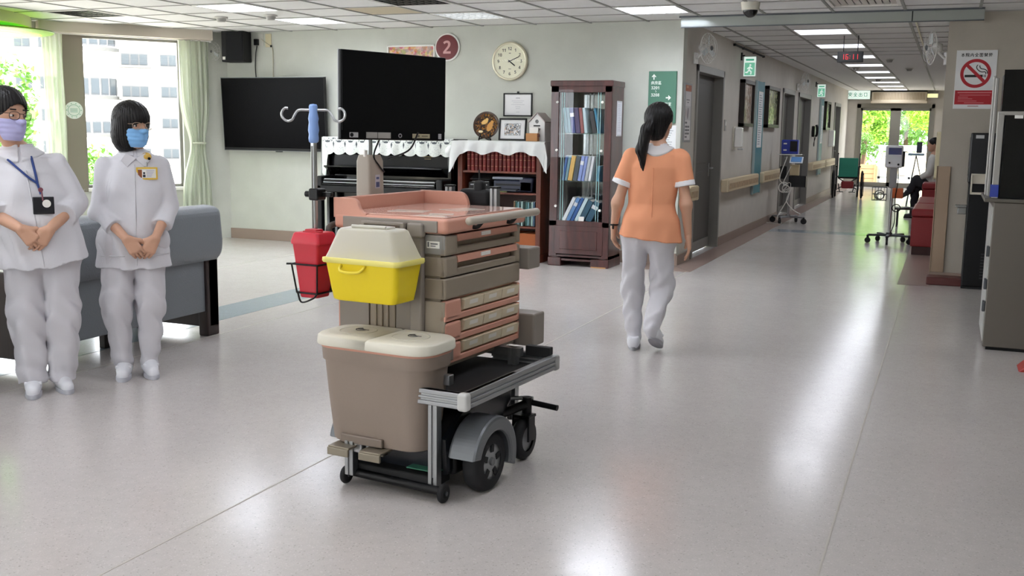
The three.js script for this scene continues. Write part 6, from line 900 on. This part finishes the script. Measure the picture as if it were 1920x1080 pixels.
  if (cfg.mask) { const m = put('face_mask', nets((x, y, z) => Math.max(faceF(x, y, z) - .007 + .0009 * Math.sin(y * 290), y + .014 - .1 * Math.max(0, .03 - Math.abs(x)), -y - .112, .018 - z + Math.abs(x) * .1), [-.1, -.14, -.02], [.1, .02, .13], .0042), cfg.mask); put('ear_loop', [-1, 1].flatMap((s) => [tube([[s * .07, -.022, .034], [s * .078, -.0, .0], [s * .078, .01, -.015]], .0015, 12, 5), tube([[s * .062, -.085, .034], [s * .074, -.05, .0], [s * .078, -.03, -.015]], .0015, 12, 5)]), MAT.white, m); }
  if (cfg.glasses) { const gl = []; for (const s of [-1, 1]) gl.push(tube([[s * .012, .012, .1], [s * .034, .02, .1], [s * .057, .014, .093], [s * .056, -.008, .091], [s * .036, -.017, .098], [s * .014, -.008, .1]], .0016, 40, 6, true), rod([s * .058, .012, .092], [s * .08, .008, -.005], .0014, 6)); gl.push(rod([-.012, .012, .1], [.012, .012, .1], .0016, 6)); const g = put('glasses', gl, mat(cfg.glasses, .3, { metalness: .5 })); for (const s of [-1, 1]) put('lens', at(new THREE.CircleGeometry(.019, 20), s * .035, .001, .097), MAT.glass, g); }
  return { P, tunicF, trF, HM, put };
}
const collarM = mat(0xdcdbe0, .8, { bumpMap: fabricBump, bumpScale: .0004, metres: true });
const faceCut = (c, r) => { const e = ell(c, r); return (x, y, z) => -e(x, y, z); };
// collar: flared band round the neck, open at the front (gap in degrees)
function collar(o, p, R, gap, m, thick = .007) { const f = (x, y, z) => Math.max(o.tunicF(x, y, z) - thick, Math.hypot(x - p[0], (y - p[1]) * .9, z - p[2]) - R, gap && z > p[2] ? gap - Math.abs(x - p[0]) : -1, Math.hypot(x - p[0], z - p[2]) < .05 ? .05 - Math.hypot(x - p[0], z - p[2]) : -1); return mk('collar', nets(f, ...bounds([p], R + .03), .0055), m, o.P); }
{ // nurse with lanyard, in front of the sofa
  const o = person({
    label: 'person in white nurse uniform with lilac mask, glasses and blue lanyard', pos: [-4.385, 0, -4.07], yaw: deg(51), headYaw: 36, headPitch: 3, headRoll: -3, headScale: 1.1,
    joints: { head: [-.125, 1.455, .05], neck: [-.075, 1.27, -.01], shL: [.085, 1.2, 0], shR: [-.215, 1.2, 0], elL: [.178, 1.0, .02], elR: [-.255, .99, .02], wrL: [.035, .885, .215], wrR: [-.1, .892, .215], hip: [0, .78, 0], hpL: [.085, .74, .01], hpR: [-.085, .74, .01], knL: [.085, .42, .02], knR: [-.08, .42, .02], anL: [.072, .07, 0], anR: [-.072, .07, .03] },
    arm: [.042, .042, .026], hands: { L: [[-.62, -.76, .05], [-.1, 0, -1], [-.76, .62, 0], .55], R: [[.62, -.7, .16], [.1, 0, -1], [.74, .64, 0], .6] },
    tunic: [[1.3, -.078, -.005, .058, .055], [1.275, -.078, -.005, .1, .075], [1.24, -.07, 0, .165, .1], [1.17, -.06, 0, .195, .13], [1.05, -.035, .01, .2, .15], [.93, -.015, .02, .205, .16], [.8, 0, .02, .215, .165], [.67, .005, .02, .23, .175]], hem: (x) => .675 + Math.max(0, x) * .22,
    sleeve: { elbow: true, r: [.069, .064, .065], to: { L: [.115, .945, .12], R: [-.185, .945, .12] } }, trousers: [.11, .089, .073], pelvis: [.19, .13, .14], cuff: [.06, .055], mid: 0,
    shoes: { L: { p: [.075, 0, .03], yaw: 8 }, R: { p: [-.075, 0, .07], yaw: -6 } }, mask: mat(0xb4b2dc, .8), glasses: 0x3a2d2a,
    hair: { f: (() => { const a = ell([0, .04, -.014], [.086, .097, .106]), b = ell([0, -.01, -.1], [.05, .05, .04]), c = faceCut([0, -.035, .085], [.07, .092, .085]); return (x, y, z) => Math.max(smin(a(x, y, z), b(x, y, z), .02), c(x, y, z), -(y + .07)); })() },
  });
  collar(o, [-.078, 1.29, 0], .125, .004, collarM, .009);
  const z = (x, y) => hit(o.tunicF, x, y), navy = mat(0x27407f, .7), lp = (pts) => tube(pts.map(([x, y]) => [x, y, z(x, y) + .005]), .0062, 30, 6);
  mk('lanyard', [lp([[-.135, 1.235], [-.1, 1.2], [-.05, 1.15], [-.006, 1.115]]), lp([[-.025, 1.25], [-.018, 1.2], [-.01, 1.15], [-.006, 1.115]]), lp([[-.006, 1.115], [.0, 1.09], [.006, 1.06]])], navy, o.P);
  const bz = z(.012, 1.0) + .02, bd = mk('badge_holder', box(.1, .088, .01, .014, 1.005, bz, .004), mat(0x15151c, .4), o.P); mk('white_reel', [cyl(.02, .02, .008, .028, 1.015, bz + .009, 16, Math.PI / 2)], MAT.white, bd); mk('clip', [rod([.008, 1.075, bz], [.012, 1.03, bz + .006], .004), cyl(.012, .012, .01, .004, 1.085, bz, 12, Math.PI / 2)], mat(0x7b4450, .4), bd);
  const pl = []; for (let i = 0; i <= 14; i++) { const y = 1.18 - i * .035; pl.push([-.055 + i * .004, y, z(-.055 + i * .004, y) + .0005]); } mk('placket', tube(pl, .003, 40, 5), whiteCloth, o.P);
}
{ // nurse with yellow badge
  const o = person({
    label: 'person in white nurse uniform with bobbed hair, blue mask and yellow badge', pos: [-4.2, 0, -4.555], yaw: deg(47), headYaw: 30, headPitch: 4, headScale: 1.04,
    joints: { head: [.012, 1.415, .045], neck: [.018, 1.255, -.01], shL: [.155, 1.185, 0], shR: [-.125, 1.185, 0], elL: [.198, .96, .0], elR: [-.172, .94, .0], wrL: [.1, .8, .17], wrR: [-.05, .8, .175], hip: [-.005, .8, 0], hpL: [.08, .76, 0], hpR: [-.09, .76, 0], knL: [.075, .42, .02], knR: [-.105, .42, .03], anL: [.058, .07, 0], anR: [-.085, .075, .0] },
    arm: [.034, .036, .023], hands: { L: [[-.5, -.84, .06], [-.1, 0, -1], [-.84, .5, 0], .6], R: [[.56, -.8, .14], [.1, 0, -1], [.8, .56, 0], .6] },
    tunic: [[1.285, .02, -.005, .052, .05], [1.262, .02, -.005, .09, .07], [1.225, .018, 0, .15, .085], [1.16, .015, 0, .168, .105], [1.05, .01, .005, .166, .115], [.93, .0, .0, .165, .115], [.82, .0, .0, .18, .125], [.7, 0, 0, .2, .135], [.61, 0, 0, .207, .138]], hem: (x) => .62 + Math.max(0, -x) * .06,
    sleeve: { elbow: true, r: [.06, .053, .053], to: { L: [.145, .86, .09], R: [-.105, .855, .09] } }, trousers: [.096, .078, .052], pelvis: [.17, .12, .115], cuff: [.05, .06], mid: -.01,
    shoes: { L: { p: [.058, 0, .045], yaw: 4 }, R: { p: [-.085, 0, .045], yaw: -10 } }, mask: mat(0x7fb4e6, .8), glasses: 0xb09a84,
    hair: { f: (() => { const a = ell([0, .034, -.012], [.092, .096, .108]), b = ell([0, -.05, -.02], [.1, .11, .085]), c = ell([0, -.06, .1], [.064, .078, .09]); return (x, y, z) => Math.max(smin(a(x, y, z), b(x, y, z), .03), -c(x, y, z), -(y + .125 - .02 * Math.sin(x * 20)), y < -.02 ? .012 - Math.abs(x) + Math.min(0, -z + .03) * .5 : -1); })() },
  });
  const cl = [-1, 1].map((s) => { const q = new THREE.Shape(); q.moveTo(0, 0); q.lineTo(s * .05, .025); q.lineTo(s * .075, -.01); q.lineTo(s * .045, -.045); q.closePath(); return ext(q, .006, .002).translate(.02, 1.235, hit(o.tunicF, .02 + s * .03, 1.22) + .004); }); cl.forEach((g) => mk('collar_point', g, whiteCloth, o.P));
  collar(o, [.02, 1.275, -.005], .088, .006, collarM);
  const z = (x, y) => hit(o.tunicF, x, y), yl = mat(0xdcb53c, .4);
  const bz = z(.075, 1.15) + .006, b = mk('name_badge', box(.112, .068, .006, .075, 1.152, bz, .003), yl, o.P); sheet('badge_print', .094, .05, .075, 1.152, bz + .0036, canvasTex(188, 100, (x) => { x.fillStyle = '#d8d6cc'; x.fillRect(0, 0, 188, 100); x.fillStyle = '#8a4f2c'; x.fillRect(0, 8, 42, 88); x.fillStyle = '#e9e7e4'; x.fillRect(46, 12, 36, 84); x.fillStyle = '#2b2b33'; x.beginPath(); x.arc(64, 46, 12, 0, 7); x.fill(); x.fillRect(50, 62, 28, 30); for (let i = 0; i < 5; i++) rule(x, 92, 16 + i * 16, 80 - i * 8, 6, '#a7a6c4'); }), b); mk('badge_clip', rod([.075, 1.19, bz + .002], [.075, 1.215, bz], .004), MAT.steel, b);
  mk('badge_reel', sph(.026, .078, 1.243, z(.078, 1.235) + .012, 1, .9, .6, 18), mat(0xd2ab55, .8), o.P); mk('reel_button', cyl(.008, .008, .008, .09, 1.233, z(.078, 1.235) + .028, 10, Math.PI / 2), MAT.black, o.P);
  const pl = []; for (let i = 0; i <= 15; i++) { const y = 1.2 - i * .037; pl.push([.012 - i * .0008, y, z(.012, y) + .0005]); } mk('placket', tube(pl, .003, 40, 5), whiteCloth, o.P); for (const s of [-1, 1]) mk('pocket_seam', tube([0, 1, 2, 3].map((i) => [s * (.06 + i * .04), .7 + s * .0, z(s * (.06 + i * .04), .7) + .001]), .003, 12, 5), whiteCloth, o.P);
}
{ // nurse in orange, walking away
  const orange = mat(0xeaa078, .85, { bumpMap: fabricBump, bumpScale: .0004, metres: true });
  const o = person({
    label: 'person in orange tunic and white trousers walking away with a ponytail', pos: [-1.77, 0, -6.5], yaw: deg(190), headYaw: -14, headScale: 1.02, crease: .003,
    joints: { head: [-.058, 1.475, .01], neck: [-.055, 1.315, -.02], shL: [.1, 1.245, -.01], shR: [-.2, 1.245, -.01], elL: [.188, .96, -.02], elR: [-.248, .96, -.03], wrL: [.212, .8, .02], wrR: [-.268, .755, .0], hip: [-.02, .79, 0], hpL: [.07, .76, .02], hpR: [-.1, .76, -.01], knL: [.084, .41, .06], knR: [-.112, .42, .03], anL: [.065, .075, .03], anR: [-.062, .155, -.14] },
    hands: { L: [[.02, -1, .1], [-1, -.05, -.1], [-.1, .1, 1], .45], R: [[-.12, -1, .05], [1, -.1, -.1], [.1, .05, 1], .3] },
    tunic: [[1.335, -.055, -.02, .055, .05], [1.31, -.055, -.02, .1, .065], [1.27, -.052, -.015, .155, .085], [1.19, -.045, -.01, .172, .105], [1.08, -.035, 0, .162, .11], [.96, -.03, 0, .15, .1], [.85, -.025, 0, .182, .128], [.7, -.022, 0, .215, .142]], hem: (x) => .735 + x * .1,
    sleeve: { elbow: false, r: [.066, .06, .063], to: { L: [.16, 1.09, -.015], R: [-.232, 1.09, -.022] } }, tunicM: orange, trousers: [.09, .07, .048], pelvis: [.155, .11, .095], cuff: [.05, .1], mid: -.02,
    shoes: { L: { p: [.062, 0, .06], yaw: 2 }, R: { p: [-.085, .065, -.085], yaw: -12, pitch: 26 } },
    soleM: mat(0xa5a5aa, .6),
    hair: { lo: [-.13, -.34, -.22], hi: [.15, .16, .14], f: (() => { const a = ell([0, .03, -.012], [.088, .096, .106]), n = ell([0, -.05, -.055], [.062, .07, .052]), c = ell([0, -.045, .1], [.07, .09, .085]), t = joinS([cone([.01, .01, -.1], [.03, -.05, -.135], .03, .036), cone([.03, -.05, -.135], [.062, -.17, -.135], .038, .034), cone([.062, -.17, -.135], [.05, -.3, -.12], .034, .01)], .02); return (x, y, z) => smin(Math.max(smin(a(x, y, z), n(x, y, z), .03), -c(x, y, z)), t(x, y, z), .012); })() },
  });
  collar(o, [-.055, 1.335, -.015], .108, .01, mat(0xdcd8d8, .8), .008);
  o.put('hair_tie', tor(.028, .008, .012, .005, -.108, .2, .1, 0), MAT.black);
  const cuffM = mat(0xe9e8ea, .8); for (const [a, e] of [['shL', [.16, 1.09, -.015]], ['shR', [-.232, 1.09, -.022]]]) { const d = nrm(add(e, { shL: [.1, 1.245, -.01], shR: [-.2, 1.245, -.01] }[a], -1)); const f = cone(add(e, d, -.022), add(e, d, .012), .067, .068), h = cone(add(e, d, -.1), add(e, d, .1), .06, .06); mk('sleeve_cuff', nets((x, y, z) => { const q = (x - e[0]) * d[0] + (y - e[1]) * d[1] + (z - e[2]) * d[2]; return Math.max(f(x, y, z), Math.abs(q + .002) - .017); }, ...bounds([e], .1), .006), cuffM, o.P); }
  const z = (x, y) => hit(o.tunicF, x, y, -1), sm = []; for (let i = 0; i <= 12; i++) { const y = 1.19 - i * .026; sm.push([-.04, y, z(-.04, y) - .0005]); } mk('back_seam', tube(sm, .0035, 40, 6), orange, o.P);
  const w = mk('wristwatch', tor(.027, .0055, .211, .815, .016, Math.PI / 2, 0, 0, 8, 28).scale(1, 1, 1), MAT.black, o.P); mk('watch_face', box(.012, .034, .034, .212, .806, -.012, .004), mat(0x17171c, .15), w);
}
{ // far seated person at the corridor's right side
  person({
    label: 'distant seated person in dark trousers on the far red bench', pos: [-.235, 0, -19.0], yaw: deg(-90), headScale: 1, crease: .001,
    joints: { head: [0, 1.25, .02], neck: [0, 1.09, 0], shL: [.15, 1.02, 0], shR: [-.15, 1.02, 0], elL: [.2, .78, .06], elR: [-.2, .78, .06], wrL: [.1, .68, .2], wrR: [-.1, .68, .2], hip: [0, .55, 0], hpL: [.09, .55, .04], hpR: [-.09, .55, .04], knL: [.07, .66, .24], knR: [-.09, .55, .27], anL: [-.02, .5, .34], anR: [-.09, .08, .27] },
    hands: { L: [[-.5, -.5, .5], [0, -1, 0], [0, 0, 1], .4], R: [[.5, -.5, .5], [0, -1, 0], [0, 0, 1], .4] },
    tunic: [[1.11, 0, 0, .055, .05], [1.08, 0, 0, .1, .07], [1.03, 0, 0, .16, .095], [.9, 0, 0, .165, .11], [.7, 0, 0, .165, .12], [.52, 0, 0, .175, .13]], sleeve: { elbow: true, r: [.06, .055, .045], to: { L: [.14, .71, .18], R: [-.14, .71, .18] } }, tunicM: mat(0xcfcdc8, .85), trousers: [.09, .075, .06], pelvis: [.16, .11, .13], trouserM: mat(0x26262c, .85), cuff: [.1, .06], mid: -.05,
    shoes: { L: { p: [-.03, .4, .36], yaw: 0, pitch: 30 }, R: { p: [-.09, 0, .3] } }, shoeM: mat(0x1c1c1e, .5), soleM: MAT.black,
    hair: { f: (() => { const a = ell([0, .036, -.014], [.083, .09, .104]), c = faceCut([0, -.035, .085], [.07, .092, .085]); return (x, y, z) => Math.max(a(x, y, z), c(x, y, z), -(y + .07)); })() },
  });
}
renderer.render(scene, camera);
